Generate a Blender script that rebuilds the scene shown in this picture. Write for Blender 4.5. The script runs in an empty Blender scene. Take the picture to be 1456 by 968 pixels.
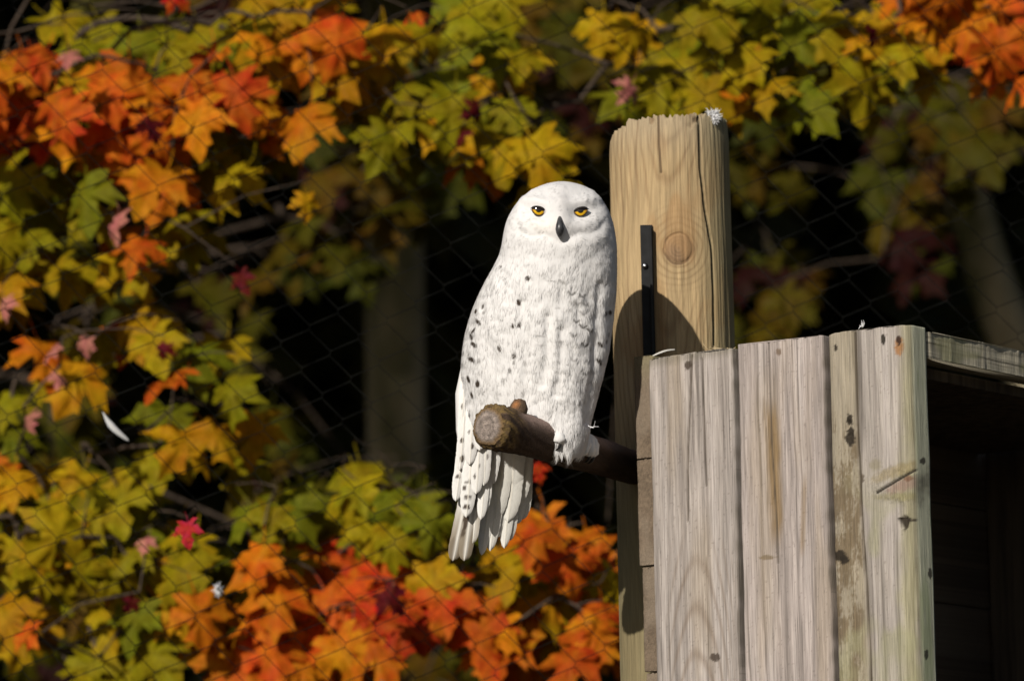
import bpy, math, random
import numpy as np
from mathutils import Vector, Matrix

random.seed(11)
rng = np.random.default_rng(7)
sc = bpy.context.scene
COL = sc.collection
R = math.radians

# ------------------------------------------------------------------ camera
ELEV, ROLL, CAMZ, DIST, FPX = R(8.2), R(1.2), 1.6, 8.0, 8000.0
SUN_AZ, SUN_EL = R(27), R(27)          # sun stands behind and to the left of the camera
ce, se = math.cos(ELEV), math.sin(ELEV)
FWD = np.array([0, ce, se]); R0 = np.array([1.0, 0, 0]); U0 = np.array([0, -se, ce])
RT = R0 * math.cos(ROLL) - U0 * math.sin(ROLL)
UP = R0 * math.sin(ROLL) + U0 * math.cos(ROLL)
CAM = np.array([0, -DIST, CAMZ])
cam = bpy.data.cameras.new("camera"); camo = bpy.data.objects.new("camera", cam); COL.objects.link(camo)
m = Matrix.Identity(4)
for i in range(3):
    m[i][0] = RT[i]; m[i][1] = UP[i]; m[i][2] = -FWD[i]; m[i][3] = CAM[i]
camo.matrix_world = m
cam.sensor_width = 36; cam.lens = FPX / 1456 * 36
cam.clip_start = 0.1; cam.clip_end = 600
cam.dof.use_dof = True; cam.dof.focus_distance = 8.03; cam.dof.aperture_fstop = 5.6
sc.camera = camo

# ------------------------------------------------------------------ sky, sun, exposure
world = bpy.data.worlds.new("World"); sc.world = world; world.use_nodes = True
nt = world.node_tree; nt.nodes.clear()
wo = nt.nodes.new("ShaderNodeOutputWorld"); bg = nt.nodes.new("ShaderNodeBackground")
sky = nt.nodes.new("ShaderNodeTexSky"); sky.sky_type = 'NISHITA'; sky.sun_disc = False
sky.sun_elevation = SUN_EL; sky.sun_rotation = math.pi + SUN_AZ
bg.inputs[1].default_value = 0.05
nt.links.new(sky.outputs[0], bg.inputs[0]); nt.links.new(bg.outputs[0], wo.inputs[0])
sl = bpy.data.lights.new("sun", 'SUN'); sl.energy = 4.8; sl.angle = R(0.53); sl.color = (1.0, 0.94, 0.85)
so = bpy.data.objects.new("sun", sl); COL.objects.link(so)
SUNV = np.array([-math.sin(SUN_AZ) * math.cos(SUN_EL), -math.cos(SUN_AZ) * math.cos(SUN_EL), math.sin(SUN_EL)])
so.rotation_euler = Vector(SUNV).to_track_quat('Z', 'Y').to_euler(); so.location = (-4, -10, 9)
sc.view_settings.view_transform = 'Standard'; sc.view_settings.look = 'None'
sc.view_settings.exposure = 0.0; sc.view_settings.gamma = 1.0; sc.view_settings.use_curve_mapping = False
sc.cycles.max_bounces = 8; sc.cycles.transparent_max_bounces = 8

# ------------------------------------------------------------------ helpers
def W(px, py, Y):
    """point on the vertical plane y=Y that stands where the photograph shows (px,py)"""
    px, py, Y = np.broadcast_arrays(np.asarray(px, float), np.asarray(py, float), np.asarray(Y, float))
    d = FWD * FPX + RT * (px - 728)[..., None] + UP * (484 - py)[..., None]
    t = (Y + DIST) / d[..., 1]
    return CAM + d * t[..., None]

def PX(P):
    q = np.asarray(P) - CAM
    z = q @ FWD
    return 728 + FPX * (q @ RT) / z, 484 - FPX * (q @ UP) / z

def on_plane(px, py, o, n):
    d = FWD * FPX + RT * (px - 728) + UP * (484 - py)
    t = np.dot(o - CAM, n) / np.dot(d, n)
    return CAM + d * t

def lattice(seed):
    return np.random.default_rng(seed).random((256, 256))
_L = {}
def vnoise(x, y, seed=0):
    if seed not in _L: _L[seed] = lattice(seed)
    g = _L[seed]
    x = np.asarray(x, float); y = np.asarray(y, float)
    xi = np.floor(x).astype(int); yi = np.floor(y).astype(int)
    fx = x - xi; fy = y - yi
    fx = fx * fx * (3 - 2 * fx); fy = fy * fy * (3 - 2 * fy)
    a = g[xi % 256, yi % 256]; b = g[(xi + 1) % 256, yi % 256]
    c = g[xi % 256, (yi + 1) % 256]; d = g[(xi + 1) % 256, (yi + 1) % 256]
    return (a * (1 - fx) + b * fx) * (1 - fy) + (c * (1 - fx) + d * fx) * fy
def fbm(x, y, seed=0, o=4):
    s = 0; a = 0.5; t = 0
    for k in range(o):
        s = s + a * vnoise(x * 2 ** k + 17.3 * k, y * 2 ** k + 5.1 * k, seed + k); t += a; a *= 0.55
    return s / t
def smooth(e0, e1, x):
    t = np.clip((x - e0) / (e1 - e0), 0, 1); return t * t * (3 - 2 * t)
def mixc(c, col, w):
    return c * (1 - w[..., None]) + np.array(col) * w[..., None]

def mesh_np(name, V, F, smooth_shade=True, color=None):
    """F: list of int arrays (each Nx3 or Nx4) or list of face tuples"""
    V = np.asarray(V, float).reshape(-1, 3)
    me = bpy.data.meshes.new(name)
    if isinstance(F, (list, tuple)) and len(F) and isinstance(F[0], np.ndarray):
        Fs = [f for f in F if len(f)]
        loops = np.concatenate([f.ravel() for f in Fs]).astype(np.int32)
        sizes = np.concatenate([np.full(len(f), f.shape[1], np.int32) for f in Fs])
        starts = np.concatenate([[0], np.cumsum(sizes)[:-1]]).astype(np.int32)
        me.vertices.add(len(V)); me.vertices.foreach_set("co", V.ravel())
        me.loops.add(len(loops)); me.loops.foreach_set("vertex_index", loops)
        me.polygons.add(len(sizes)); me.polygons.foreach_set("loop_start", starts)
        me.update(calc_edges=True)
    else:
        me.from_pydata([tuple(v) for v in V], [], [tuple(int(i) for i in f) for f in F]); me.update()
    me.polygons.foreach_set("use_smooth", np.full(len(me.polygons), smooth_shade))
    if color is not None:
        c = np.ones((len(V), 4), np.float32); c[:, :3] = np.asarray(color, np.float32)
        at = me.color_attributes.new("tint", 'FLOAT_COLOR', 'POINT'); at.data.foreach_set("color", c.ravel())
    me.validate(); me.update()
    return me

def put(name, me, mat, parent=None, base=None, **props):
    """links a mesh whose vertices are in world space; base = origin of the thing"""
    b = Vector(base) if base is not None else (Vector(parent["_b"]) if parent is not None else Vector((0, 0, 0)))
    me.transform(Matrix.Translation(-b))
    o = bpy.data.objects.new(name, me); COL.objects.link(o)
    if mat is not None: me.materials.append(mat)
    if parent is not None: o.parent = parent
    else: o.location = b
    o["_b"] = tuple(b)
    for k, v in props.items(): o[k] = v
    return o

def empty(name, loc, **props):
    o = bpy.data.objects.new(name, None); COL.objects.link(o); o.location = tuple(float(v) for v in loc); o["_b"] = tuple(float(v) for v in loc)
    o.empty_display_size = 0.1
    for k, v in props.items(): o[k] = v
    return o

def tube(path, rad, n=6, cap=True, twist=0.0):
    P = np.asarray(path, float); rad = np.broadcast_to(np.asarray(rad, float), (len(P),))
    T = np.gradient(P, axis=0); T /= np.linalg.norm(T, axis=1)[:, None] + 1e-12
    ref = np.eye(3)[(2, 0, 1)[int(np.argmin(np.abs(T).max(0)[[2, 0, 1]]))]] if np.abs(T[:, 2]).max() > .9 else np.array([0, 0, 1.0])
    A = np.cross(T, ref); A /= np.linalg.norm(A, axis=1)[:, None] + 1e-12
    B = np.cross(T, A)
    an = np.arange(n) / n * 2 * np.pi
    V = P[:, None] + rad[:, None, None] * (A[:, None] * np.cos(an)[None, :, None] + B[:, None] * np.sin(an)[None, :, None])
    V = V.reshape(-1, 3); k = len(P)
    i = np.arange(k - 1)[:, None] * n; j = np.arange(n)[None]; j2 = (j + 1) % n
    F = [np.stack([i + j, i + j2, i + n + j2, i + n + j], -1).reshape(-1, 4)]
    if cap:
        c0 = len(V); V = np.vstack([V, P[:1], P[-1:]])
        jj = np.arange(n)
        F.append(np.stack([np.full(n, c0), (jj + 1) % n, jj], -1))
        F.append(np.stack([np.full(n, c0 + 1), (k - 1) * n + jj, (k - 1) * n + (jj + 1) % n], -1))
    return V, F

class Geo:
    def __init__(s): s.V = []; s.Q = []; s.T = []; s.C = []; s.n = 0
    def add(s, V, F, col=None):
        V = np.asarray(V, float).reshape(-1, 3)
        for f in F:
            (s.Q if f.shape[1] == 4 else s.T).append(f + s.n)
        s.V.append(V); s.n += len(V)
        if col is not None: s.C.append(np.broadcast_to(np.asarray(col, float), (len(V), 3)))
    def mesh(s, name, sm=True):
        F = []
        if s.Q: F.append(np.concatenate(s.Q))
        if s.T: F.append(np.concatenate(s.T))
        return mesh_np(name, np.concatenate(s.V), F, sm, np.concatenate(s.C) if s.C else None)

# ------------------------------------------------------------------ materials
def mat_new(name):
    mt = bpy.data.materials.new(name); mt.use_nodes = True
    n = mt.node_tree; b = n.nodes["Principled BSDF"]
    return mt, n, b
def nd(n, t, **kw):
    x = n.nodes.new(t)
    for k, v in kw.items(): setattr(x, k, v)
    return x

def mat_tint(name, rough=0.8, bump=0.0, scale=(300, 300, 300), grain=0.15, spec=0.2, detail=4):
    """per-vertex natural colour, broken up by fine noise, with fine relief"""
    mt, n, b = mat_new(name)
    at = nd(n, "ShaderNodeAttribute", attribute_name="tint")
    tc = nd(n, "ShaderNodeTexCoord"); mp = nd(n, "ShaderNodeMapping"); mp.inputs["Scale"].default_value = scale
    n.links.new(tc.outputs["Object"], mp.inputs[0])
    no = nd(n, "ShaderNodeTexNoise"); no.inputs["Scale"].default_value = 1.0; no.inputs["Detail"].default_value = detail
    no.inputs["Roughness"].default_value = 0.65
    n.links.new(mp.outputs[0], no.inputs["Vector"])
    mr = nd(n, "ShaderNodeMapRange"); mr.inputs[1].default_value = 0.3; mr.inputs[2].default_value = 0.7
    mr.inputs[3].default_value = 1 - grain; mr.inputs[4].default_value = 1 + grain
    n.links.new(no.outputs[0], mr.inputs[0])
    mx = nd(n, "ShaderNodeMix", data_type='RGBA', blend_type='MULTIPLY'); mx.inputs["Factor"].default_value = 1.0
    n.links.new(at.outputs["Color"], mx.inputs["A"]); n.links.new(mr.outputs[0], mx.inputs["B"])
    n.links.new(mx.outputs["Result"], b.inputs["Base Color"])
    b.inputs["Roughness"].default_value = rough; b.inputs["Specular IOR Level"].default_value = spec
    if bump:
        bm = nd(n, "ShaderNodeBump"); bm.inputs["Strength"].default_value = bump; bm.inputs["Distance"].default_value = 0.002
        n.links.new(no.outputs[0], bm.inputs["Height"]); n.links.new(bm.outputs[0], b.inputs["Normal"])
    return mt

def mat_noise(name, c1, c2, scale=(20, 20, 20), rough=0.8, bump=0.3, dist=0.005, spec=0.2, metal=0.0, detail=5):
    mt, n, b = mat_new(name)
    tc = nd(n, "ShaderNodeTexCoord"); mp = nd(n, "ShaderNodeMapping"); mp.inputs["Scale"].default_value = scale
    n.links.new(tc.outputs["Object"], mp.inputs[0])
    no = nd(n, "ShaderNodeTexNoise"); no.inputs["Scale"].default_value = 1.0; no.inputs["Detail"].default_value = detail
    n.links.new(mp.outputs[0], no.inputs["Vector"])
    cr = nd(n, "ShaderNodeValToRGB"); cr.color_ramp.elements[0].color = (*c1, 1); cr.color_ramp.elements[1].color = (*c2, 1)
    cr.color_ramp.elements[0].position = 0.35; cr.color_ramp.elements[1].position = 0.65
    n.links.new(no.outputs[0], cr.inputs[0]); n.links.new(cr.outputs[0], b.inputs["Base Color"])
    b.inputs["Roughness"].default_value = rough; b.inputs["Specular IOR Level"].default_value = spec; b.inputs["Metallic"].default_value = metal
    bm = nd(n, "ShaderNodeBump"); bm.inputs["Strength"].default_value = bump; bm.inputs["Distance"].default_value = dist
    n.links.new(no.outputs[0], bm.inputs["Height"]); n.links.new(bm.outputs[0], b.inputs["Normal"])
    return mt

def mat_leaf(name, trans=0.35):
    """leaf blade: its own colour (object colour) flushing towards orange in blotches, thin and translucent"""
    mt, n, b = mat_new(name)
    out = n.nodes["Material Output"]
    oi = nd(n, "ShaderNodeObjectInfo"); tc = nd(n, "ShaderNodeTexCoord")
    no = nd(n, "ShaderNodeTexNoise"); no.noise_dimensions = '4D'; no.inputs["Scale"].default_value = 2.6; no.inputs["Detail"].default_value = 3
    rm = nd(n, "ShaderNodeMath", operation='MULTIPLY'); rm.inputs[1].default_value = 40
    n.links.new(oi.outputs["Random"], rm.inputs[0]); n.links.new(rm.outputs[0], no.inputs["W"]); n.links.new(tc.outputs["Object"], no.inputs["Vector"])
    hs = nd(n, "ShaderNodeHueSaturation"); hs.inputs["Saturation"].default_value = 1.0
    n.links.new(oi.outputs["Color"], hs.inputs["Color"])
    mr = nd(n, "ShaderNodeMapRange"); mr.inputs[1].default_value = 0.3; mr.inputs[2].default_value = 0.72
    mr.inputs[3].default_value = 0.515; mr.inputs[4].default_value = 0.475
    n.links.new(no.outputs[0], mr.inputs[0]); n.links.new(mr.outputs[0], hs.inputs["Hue"])
    mr2 = nd(n, "ShaderNodeMapRange"); mr2.inputs[1].default_value = 0.25; mr2.inputs[2].default_value = 0.75
    mr2.inputs[3].default_value = 0.72; mr2.inputs[4].default_value = 1.2
    no2 = nd(n, "ShaderNodeTexNoise"); no2.inputs["Scale"].default_value = 9; n.links.new(tc.outputs["Object"], no2.inputs["Vector"])
    n.links.new(no2.outputs[0], mr2.inputs[0]); n.links.new(mr2.outputs[0], hs.inputs["Value"])
    n.links.new(hs.outputs[0], b.inputs["Base Color"]); b.inputs["Roughness"].default_value = 0.6; b.inputs["Specular IOR Level"].default_value = 0.06
    tr = nd(n, "ShaderNodeBsdfTranslucent"); n.links.new(hs.outputs[0], tr.inputs["Color"])
    ms = nd(n, "ShaderNodeMixShader"); ms.inputs[0].default_value = trans
    n.links.new(b.outputs[0], ms.inputs[1]); n.links.new(tr.outputs[0], ms.inputs[2]); n.links.new(ms.outputs[0], out.inputs["Surface"])
    return mt

M_LEAF = mat_leaf("maple_leaf")
M_BARK = mat_noise("bark", (0.035, 0.028, 0.02), (0.10, 0.085, 0.06), (30, 30, 8), 0.9, 0.6, 0.01)
M_TWIG = mat_noise("twig_bark", (0.03, 0.02, 0.014), (0.07, 0.05, 0.035), (60, 60, 60), 0.8, 0.3)
M_MOSS = mat_noise("mossy_bark", (0.07, 0.075, 0.025), (0.45, 0.38, 0.25), (5, 5, 2.2), 0.9, 0.6, 0.01)
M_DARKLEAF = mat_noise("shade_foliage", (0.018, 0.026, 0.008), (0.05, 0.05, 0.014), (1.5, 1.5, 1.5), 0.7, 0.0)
M_GREENLEAF = mat_noise("canopy_foliage", (0.04, 0.05, 0.010), (0.09, 0.07, 0.012), (1.2, 1.2, 1.2), 0.6, 0.0)
M_SOIL = mat_noise("leaf_litter", (0.02, 0.016, 0.01), (0.06, 0.04, 0.02), (3, 3, 3), 0.95, 0.6, 0.05)
M_WIRE = mat_noise("weathered_wire", (0.004, 0.004, 0.004), (0.012, 0.012, 0.011), (30, 30, 30), 0.8, 0.1, spec=0.02)
M_PLANK = mat_tint("weathered_plank", 0.85, 0.9, (480, 480, 14), 0.34, detail=8)
M_POST = mat_tint("treated_post", 0.8, 0.45, (480, 480, 18), 0.22, detail=6)
M_END = mat_tint("end_grain", 0.9, 0.7, (900, 900, 900), 0.30)
M_PLUME = mat_tint("white_plumage", 0.9, 0.25, (420, 420, 120), 0.03, 0.1)
M_FEATHER = mat_tint("feather_vane", 0.8, 0.2, (900, 900, 90), 0.05, 0.15)
M_PERCH = mat_tint("perch_bark", 0.9, 0.9, (420, 420, 420), 0.35)
M_IRON = mat_noise("black_iron", (0.004, 0.004, 0.004), (0.012, 0.012, 0.013), (60, 60, 60), 0.5, 0.15, 0.001, 0.2)
M_STEEL = mat_noise("bright_steel", (0.4, 0.4, 0.4), (0.6, 0.6, 0.6), (60, 60, 60), 0.3, 0.05, spec=0.5, metal=1.0)
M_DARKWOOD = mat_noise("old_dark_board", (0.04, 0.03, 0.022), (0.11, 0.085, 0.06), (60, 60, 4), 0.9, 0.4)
M_DOWN = mat_noise("white_down", (0.72, 0.72, 0.73), (0.85, 0.85, 0.86), (200, 200, 200), 0.9, 0.0)
M_STRAW = mat_noise("dry_straw", (0.30, 0.22, 0.12), (0.5, 0.4, 0.25), (90, 90, 90), 0.8, 0.0)

# ------------------------------------------------------------------ the ground and the wooded bank
def grid_mesh(name, x0, x1, y0, y1, nx, ny, fz):
    X, Y = np.meshgrid(np.linspace(x0, x1, nx), np.linspace(y0, y1, ny), indexing='ij')
    Z = fz(X, Y); V = np.stack([X, Y, Z], -1).reshape(-1, 3)
    i = (np.arange(nx - 1)[:, None] * ny + np.arange(ny - 1)[None])
    F = np.stack([i, i + ny, i + ny + 1, i + 1], -1).reshape(-1, 4)
    return mesh_np(name, V, [F])
def ground_z(X, Y):
    return smooth(15, 42, Y) * 26 + (fbm(X * 0.25, Y * 0.25, 3) - 0.5) * 0.25 * smooth(1.0, 8, np.abs(Y - 1)) - 0.02
put("ground", grid_mesh("ground", -150, 150, -150, 150, 201, 201, ground_z), M_SOIL, kind="structure")

# ------------------------------------------------------------------ leaves
half = [(0, 0), (0.08, -0.05), (0.24, -0.13), (0.42, -0.12), (0.31, 0.03), (0.27, 0.10), (0.43, 0.13), (0.50, 0.27),
        (0.66, 0.44), (0.49, 0.44), (0.44, 0.53), (0.34, 0.46), (0.20, 0.42), (0.19, 0.58), (0.30, 0.72), (0.165, 0.75), (0.10, 0.88), (0, 1.02)]
def leaf_mesh(k):
    r = np.random.default_rng(100 + k)
    h = np.array(half); h[1:-1] += r.normal(0, 0.018, (len(h) - 2, 2))
    left = h[1:-1][::-1] * [-1, 1] + r.normal(0, 0.015, (len(h) - 2, 2))
    o = np.vstack([h, left]); n = len(o)
    c = np.array([[0, 0.28]]); inner = c + (o - c) * 0.5
    V2 = np.vstack([o, inner, c]) - [0, 0.42]
    x, y = V2[:, 0], V2[:, 1]; rr = np.hypot(x, y)
    z = -r.uniform(0.25, 1.0) * rr ** 2 + r.uniform(-0.35, 0.35) * np.abs(x) + 0.06 * np.sin(6 * np.arctan2(y, x) + r.uniform(0, 6)) + r.uniform(-.7, .7) * x * y + r.uniform(-.25, .25) * x
    V = np.stack([x, y, z], -1)
    j = np.arange(n); j2 = (j + 1) % n
    Q = np.stack([j, j2, n + j2, n + j], -1); T = np.stack([n + j, n + j2, np.full(n, 2 * n)], -1)
    # petiole
    b = len(V); z0 = z[0]
    pet = np.array([[-0.012, -0.42, z0], [0.012, -0.42, z0], [0.03, -0.62, z0 - 0.05], [0.012, -0.62, z0 - 0.05], [0.08, -0.85, z0 + 0.02], [0.065, -0.85, z0 + 0.02]])
    V = np.vstack([V, pet]); Q = np.vstack([Q, [[b, b + 1, b + 2, b + 3], [b + 3, b + 2, b + 4, b + 5]]])
    me = mesh_np("leaf", V, [Q, T]); me.materials.append(M_LEAF)
    return me
LEAVES = [leaf_mesh(k) for k in range(10)]

PAL = {  # leaf colours, with the shade of the dim 'd' leaves mixed in
    'g': [(0.20, 0.175, 0.005), (0.24, 0.195, 0.005), (0.14, 0.145, 0.006), (0.27, 0.205, 0.005)],
    'y': [(0.36, 0.22, 0.005), (0.40, 0.205, 0.005), (0.31, 0.215, 0.005)],
    'o': [(0.50, 0.15, 0.006), (0.52, 0.19, 0.006), (0.48, 0.11, 0.007)],
    'r': [(0.47, 0.085, 0.008), (0.42, 0.060, 0.008), (0.50, 0.110, 0.008)],
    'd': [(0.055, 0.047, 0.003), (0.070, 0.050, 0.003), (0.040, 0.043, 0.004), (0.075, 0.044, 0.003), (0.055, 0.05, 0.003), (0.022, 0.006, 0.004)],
    'p': [(0.45, 0.17, 0.13)],
    'm': [(0.10, 0.010, 0.008)],
}
def leaf_rot(tip, nrm):
    t = Vector(tip).normalized(); n_ = Vector(nrm); n_ = (n_ - t * n_.dot(t)).normalized()
    x = t.cross(n_)
    return Matrix((x, t, n_)).transposed()

SPRAYS = {  # where each kind of leaf hangs: centre x, y and half sizes; later kinds lie over earlier ones
    'd': [(330, 25, 90, 40), (560, 90, 90, 60), (520, 250, 120, 60), (470, 330, 90, 60), (800, 60, 110, 60), (800, 160, 70, 50), (960, 40, 60, 50), (1080, 210, 50, 60),
          (1100, 430, 80, 50), (1330, 200, 110, 70), (1290, 330, 50, 60), (1400, 50, 60, 30), (150, 430, 40, 30), (330, 430, 40, 30), (310, 500, 60, 40), (80, 640, 60, 50),
          (380, 640, 40, 70), (60, 860, 90, 30), (60, 920, 70, 40), (230, 900, 40, 30), (560, 740, 80, 40), (680, 790, 50, 30), (600, 940, 60, 30), (110, 580, 60, 30)],
    'g': [(150, 65, 80, 40), (280, 70, 70, 40), (600, 170, 70, 40), (700, 190, 70, 40), (560, 220, 40, 20), (310, 215, 80, 40), (70, 280, 80, 45), (240, 320, 50, 35), (40, 330, 50, 30),
          (80, 370, 30, 20), (690, 55, 50, 50), (1040, 50, 50, 50), (1130, 60, 70, 60), (960, 130, 70, 40), (1160, 130, 90, 30), (1260, 105, 70, 30), (110, 510, 40, 30), (290, 510, 40, 22),
          (20, 600, 35, 50), (210, 650, 60, 30), (330, 610, 35, 50), (100, 740, 110, 50), (150, 800, 110, 30), (240, 820, 70, 50), (340, 840, 40, 30), (170, 940, 70, 30),
          (440, 740, 70, 35), (520, 730, 60, 40), (590, 790, 70, 60), (450, 785, 60, 25)],
    'y': [(430, 30, 50, 40), (560, 60, 50, 30), (110, 110, 40, 20), (450, 110, 40, 30), (520, 130, 50, 40), (720, 225, 70, 25), (780, 245, 40, 20), (110, 215, 50, 25), (190, 260, 40, 25),
          (140, 370, 50, 25), (25, 390, 40, 35), (720, 105, 30, 20), (1060, 130, 70, 30), (1270, 60, 60, 35), (880, 70, 25, 20), (70, 520, 45, 30), (200, 480, 35, 20), (210, 520, 30, 20),
          (20, 690, 50, 30), (270, 610, 45, 25), (60, 790, 60, 25), (30, 890, 45, 25), (200, 890, 80, 30), (660, 880, 40, 30), (740, 830, 80, 45), (800, 870, 80, 45)],
    'o': [(430, 85, 80, 40), (320, 118, 62, 26), (30, 105, 40, 22), (230, 170, 50, 40), (400, 190, 50, 25), (680, 225, 30, 15), (190, 235, 50, 30), (165, 325, 25, 25), (1340, 20, 50, 25),
          (1420, 50, 50, 30), (1440, 95, 20, 20), (300, 905, 30, 40), (410, 810, 40, 25), (420, 900, 65, 55), (450, 950, 110, 30), (785, 780, 45, 24), (850, 810, 40, 25), (720, 915, 45, 28), (840, 920, 45, 40)],
    'r': [(90, 150, 110, 50), (320, 150, 60, 25), (480, 850, 80, 45), (555, 880, 90, 40), (430, 845, 30, 25)],
}
def leaf_kind(x, y):
    x = min(max(x, 0), 1456); y = min(max(y, 0), 968); found = '.'
    for key, spots in SPRAYS.items():
        for (cx, cy, rx, ry) in spots:
            if ((x - cx) / (rx + 2)) ** 2 + ((y - cy) / (ry + 4)) ** 2 < random.uniform(0.75, 1.15): found = key
    return found

def tree_of(c, r):
    if r <= 11 and c <= 15: return 'A'
    if r <= 11: return 'B'
    if c <= 8: return 'C'
    return 'D'
leaves = {k: [] for k in 'ABCDEF'}
def add_leaf(tr, px, py, Y, key, size=None, tip=None, nrm=None):
    pos = W(px, py, Y)
    s = size if size else random.uniform(0.085, 0.128)
    tip = tip if tip else (random.gauss(0, 0.42), random.gauss(-0.3, 0.25), random.gauss(-0.9, 0.2))
    nrm = nrm if nrm else (random.gauss(-0.15, 0.3), -0.7, random.gauss(0.55, 0.3))
    c = random.choice(PAL[key]); j = random.uniform(0.82, 1.15)
    leaves[tr].append((pos, s, tip, nrm, tuple(v * j for v in c)))
for r in range(-3, 27):
    for c in range(-4, 40):
        ch = leaf_kind(c * 40 + 20, r * 40 + 20)
        outside = not (0 <= r <= 24 and 0 <= c <= 36)
        if ch == '.': continue
        if outside and random.random() < 0.5: continue
        cx, cy = c * 40 + 20, r * 40 + 20
        if 870 < cx and cy > 500: continue
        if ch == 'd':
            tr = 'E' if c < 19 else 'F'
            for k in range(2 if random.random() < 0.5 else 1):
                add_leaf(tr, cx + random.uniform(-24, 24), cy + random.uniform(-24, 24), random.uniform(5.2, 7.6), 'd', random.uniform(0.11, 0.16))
        else:
            tr = tree_of(c, r)
            for k in range(1 if (tr == 'C' and r < 18) else 2):
                kk = ch
                u = random.random()
                if u < 0.06: kk = {'g': 'y', 'y': 'o', 'o': 'y', 'r': 'o'}[ch]
                elif u < 0.10: kk = {'g': 'g', 'y': 'g', 'o': 'r', 'r': 'r'}[ch]
                add_leaf(tr, cx + random.uniform(-19, 19), cy + random.uniform(-19, 19), random.uniform(2.2, 2.75) if kk in 'or' else random.uniform(2.3, 2.9), kk)
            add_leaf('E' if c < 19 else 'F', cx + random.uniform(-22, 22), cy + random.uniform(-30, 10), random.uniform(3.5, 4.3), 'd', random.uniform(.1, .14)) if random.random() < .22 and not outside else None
for (px, py, key, s) in [(893, 130, 'p', .055), (96, 84, 'p', .045), (166, 326, 'p', .07), (437, 294, 'y', .055), (254, 2, 'r', .05), (72, 502, 'p', .04), (122, 496, 'p', .04),
                         (40, 600, 'p', .045), (206, 772, 'p', .04), (84, 541, 'p', .035), (5, 440, 'p', .05), (672, 160, 'm', .045), (655, 195, 'm', .04), (345, 402, 'm', .045), (560, 855, 'm', .06),
                         (185, 860, 'm', .035), (230, 500, 'm', .035), (1240, 52, 'm', .05), (40, 905, 'r', .06), (765, 672, 'r', .04), (590, 20, 'r', .05), (215, 185, 'm', .06)]:
    tr = tree_of(px // 40, py // 40)
    add_leaf(tr, px, py, 2.15, key, s, (random.gauss(0, .6), random.gauss(-.2, .4), -.9), (random.gauss(-.2, .6), -.8, random.gauss(.3, .4)))

def grow(nodes0, targets, maxr):
    """joins every leaf stalk to the nearest twig already grown; thickness follows what each twig carries"""
    P = [np.array(p) for p in nodes0]; par = list(range(-1, len(nodes0) - 1))
    d0 = [min(np.linalg.norm(t - np.array(p)) for p in nodes0) for t in targets]
    for i in np.argsort(d0):
        t = targets[i]; A = np.array(P); D = A - t
        cost = np.linalg.norm(D * [1, 1, 1.5], axis=1) + 0.10 * np.linalg.norm(A - np.array(nodes0[-1]), axis=1)
        j = int(np.argmin(cost)); q = P[j]; L = np.linalg.norm(q - t)
        mid = (q + t) / 2 + np.array([random.gauss(0, .05), random.gauss(0, .05), 0.06]) * L
        P.append(mid); par.append(j); P.append(t); par.append(len(P) - 2)
    n = len(P); w = np.ones(n)
    for i in range(n - 1, -1, -1):
        if par[i] >= 0: w[par[i]] += w[i]
    rad = np.minimum(0.0011 * w ** 0.42, maxr)
    g = Geo()
    for i in range(n):
        if par[i] >= 0:
            V, F = tube([P[par[i]], P[i]], [min(rad[par[i]], rad[i] * 1.6), rad[i]], 5, False); g.add(V, F)
    return g

def trunk_mesh(path, r0, r1, n=14, seed=0):
    P = np.array(path, float); t = np.linspace(0, 1, 24)
    s = np.linspace(0, 1, len(P)); Q = np.stack([np.interp(t, s, P[:, k]) for k in range(3)], -1)
    Q[:, 0] += (vnoise(t * 5, t * 0, seed) - .5) * 0.08; Q[:, 1] += (vnoise(t * 5, t * 0 + 3, seed) - .5) * 0.08
    V, F = tube(Q, r0 + (r1 - r0) * t + 0.4 * r0 * np.exp(-t * 30), n, True)
    V += (np.random.default_rng(seed).random(V.shape) - .5) * 0.06 * r0
    return mesh_np("trunk", V, F)

TREES = {
    'A': ([(-1.55, 3.2, 0), (-1.6, 3.1, 2), (-1.5, 3.0, 3.5), (-1.45, 3.0, 6.2)], (-1.5, 3.0, 3.55), 0.06,
          "maple with orange, red and yellow-green leaves, high above the white feather caught in the netting"),
    'B': ([(1.75, 3.3, 0), (1.7, 3.2, 2), (1.6, 3.1, 3.6), (1.55, 3.1, 6.0)], (1.6, 3.1, 3.75), 0.055,
          "maple with yellow-green leaves reaching over the top of the tall round post"),
    'C': ([(-1.75, 2.7, 0), (-1.7, 2.7, 1.6), (-1.45, 2.75, 2.5), (-1.35, 2.75, 3.3)], (-1.5, 2.75, 2.4), 0.035,
          "young maple with yellow-green leaves, around the red leaf caught in the netting"),
    'D': ([(-0.15, 3.0, 0), (-0.12, 3.0, 1.4), (-0.15, 2.95, 2.2)], (-0.15, 2.95, 2.2), 0.03,
          "young maple with orange and red leaves, below the tail of the white owl"),
    'E': ([(-2.3, 8.6, 0), (-2.2, 8.5, 3), (-2.0, 8.4, 5.5)], (-2.1, 8.45, 3.9), 0.06,
          "shaded olive-leaved maple deep in the wood behind the bright orange leaves"),
    'F': ([(2.5, 8.7, 0), (2.4, 8.6, 3), (2.2, 8.5, 6)], (2.3, 8.55, 4.4), 0.06,
          "shaded brownish-leaved maple deep in the wood behind the round post"),
}
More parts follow.
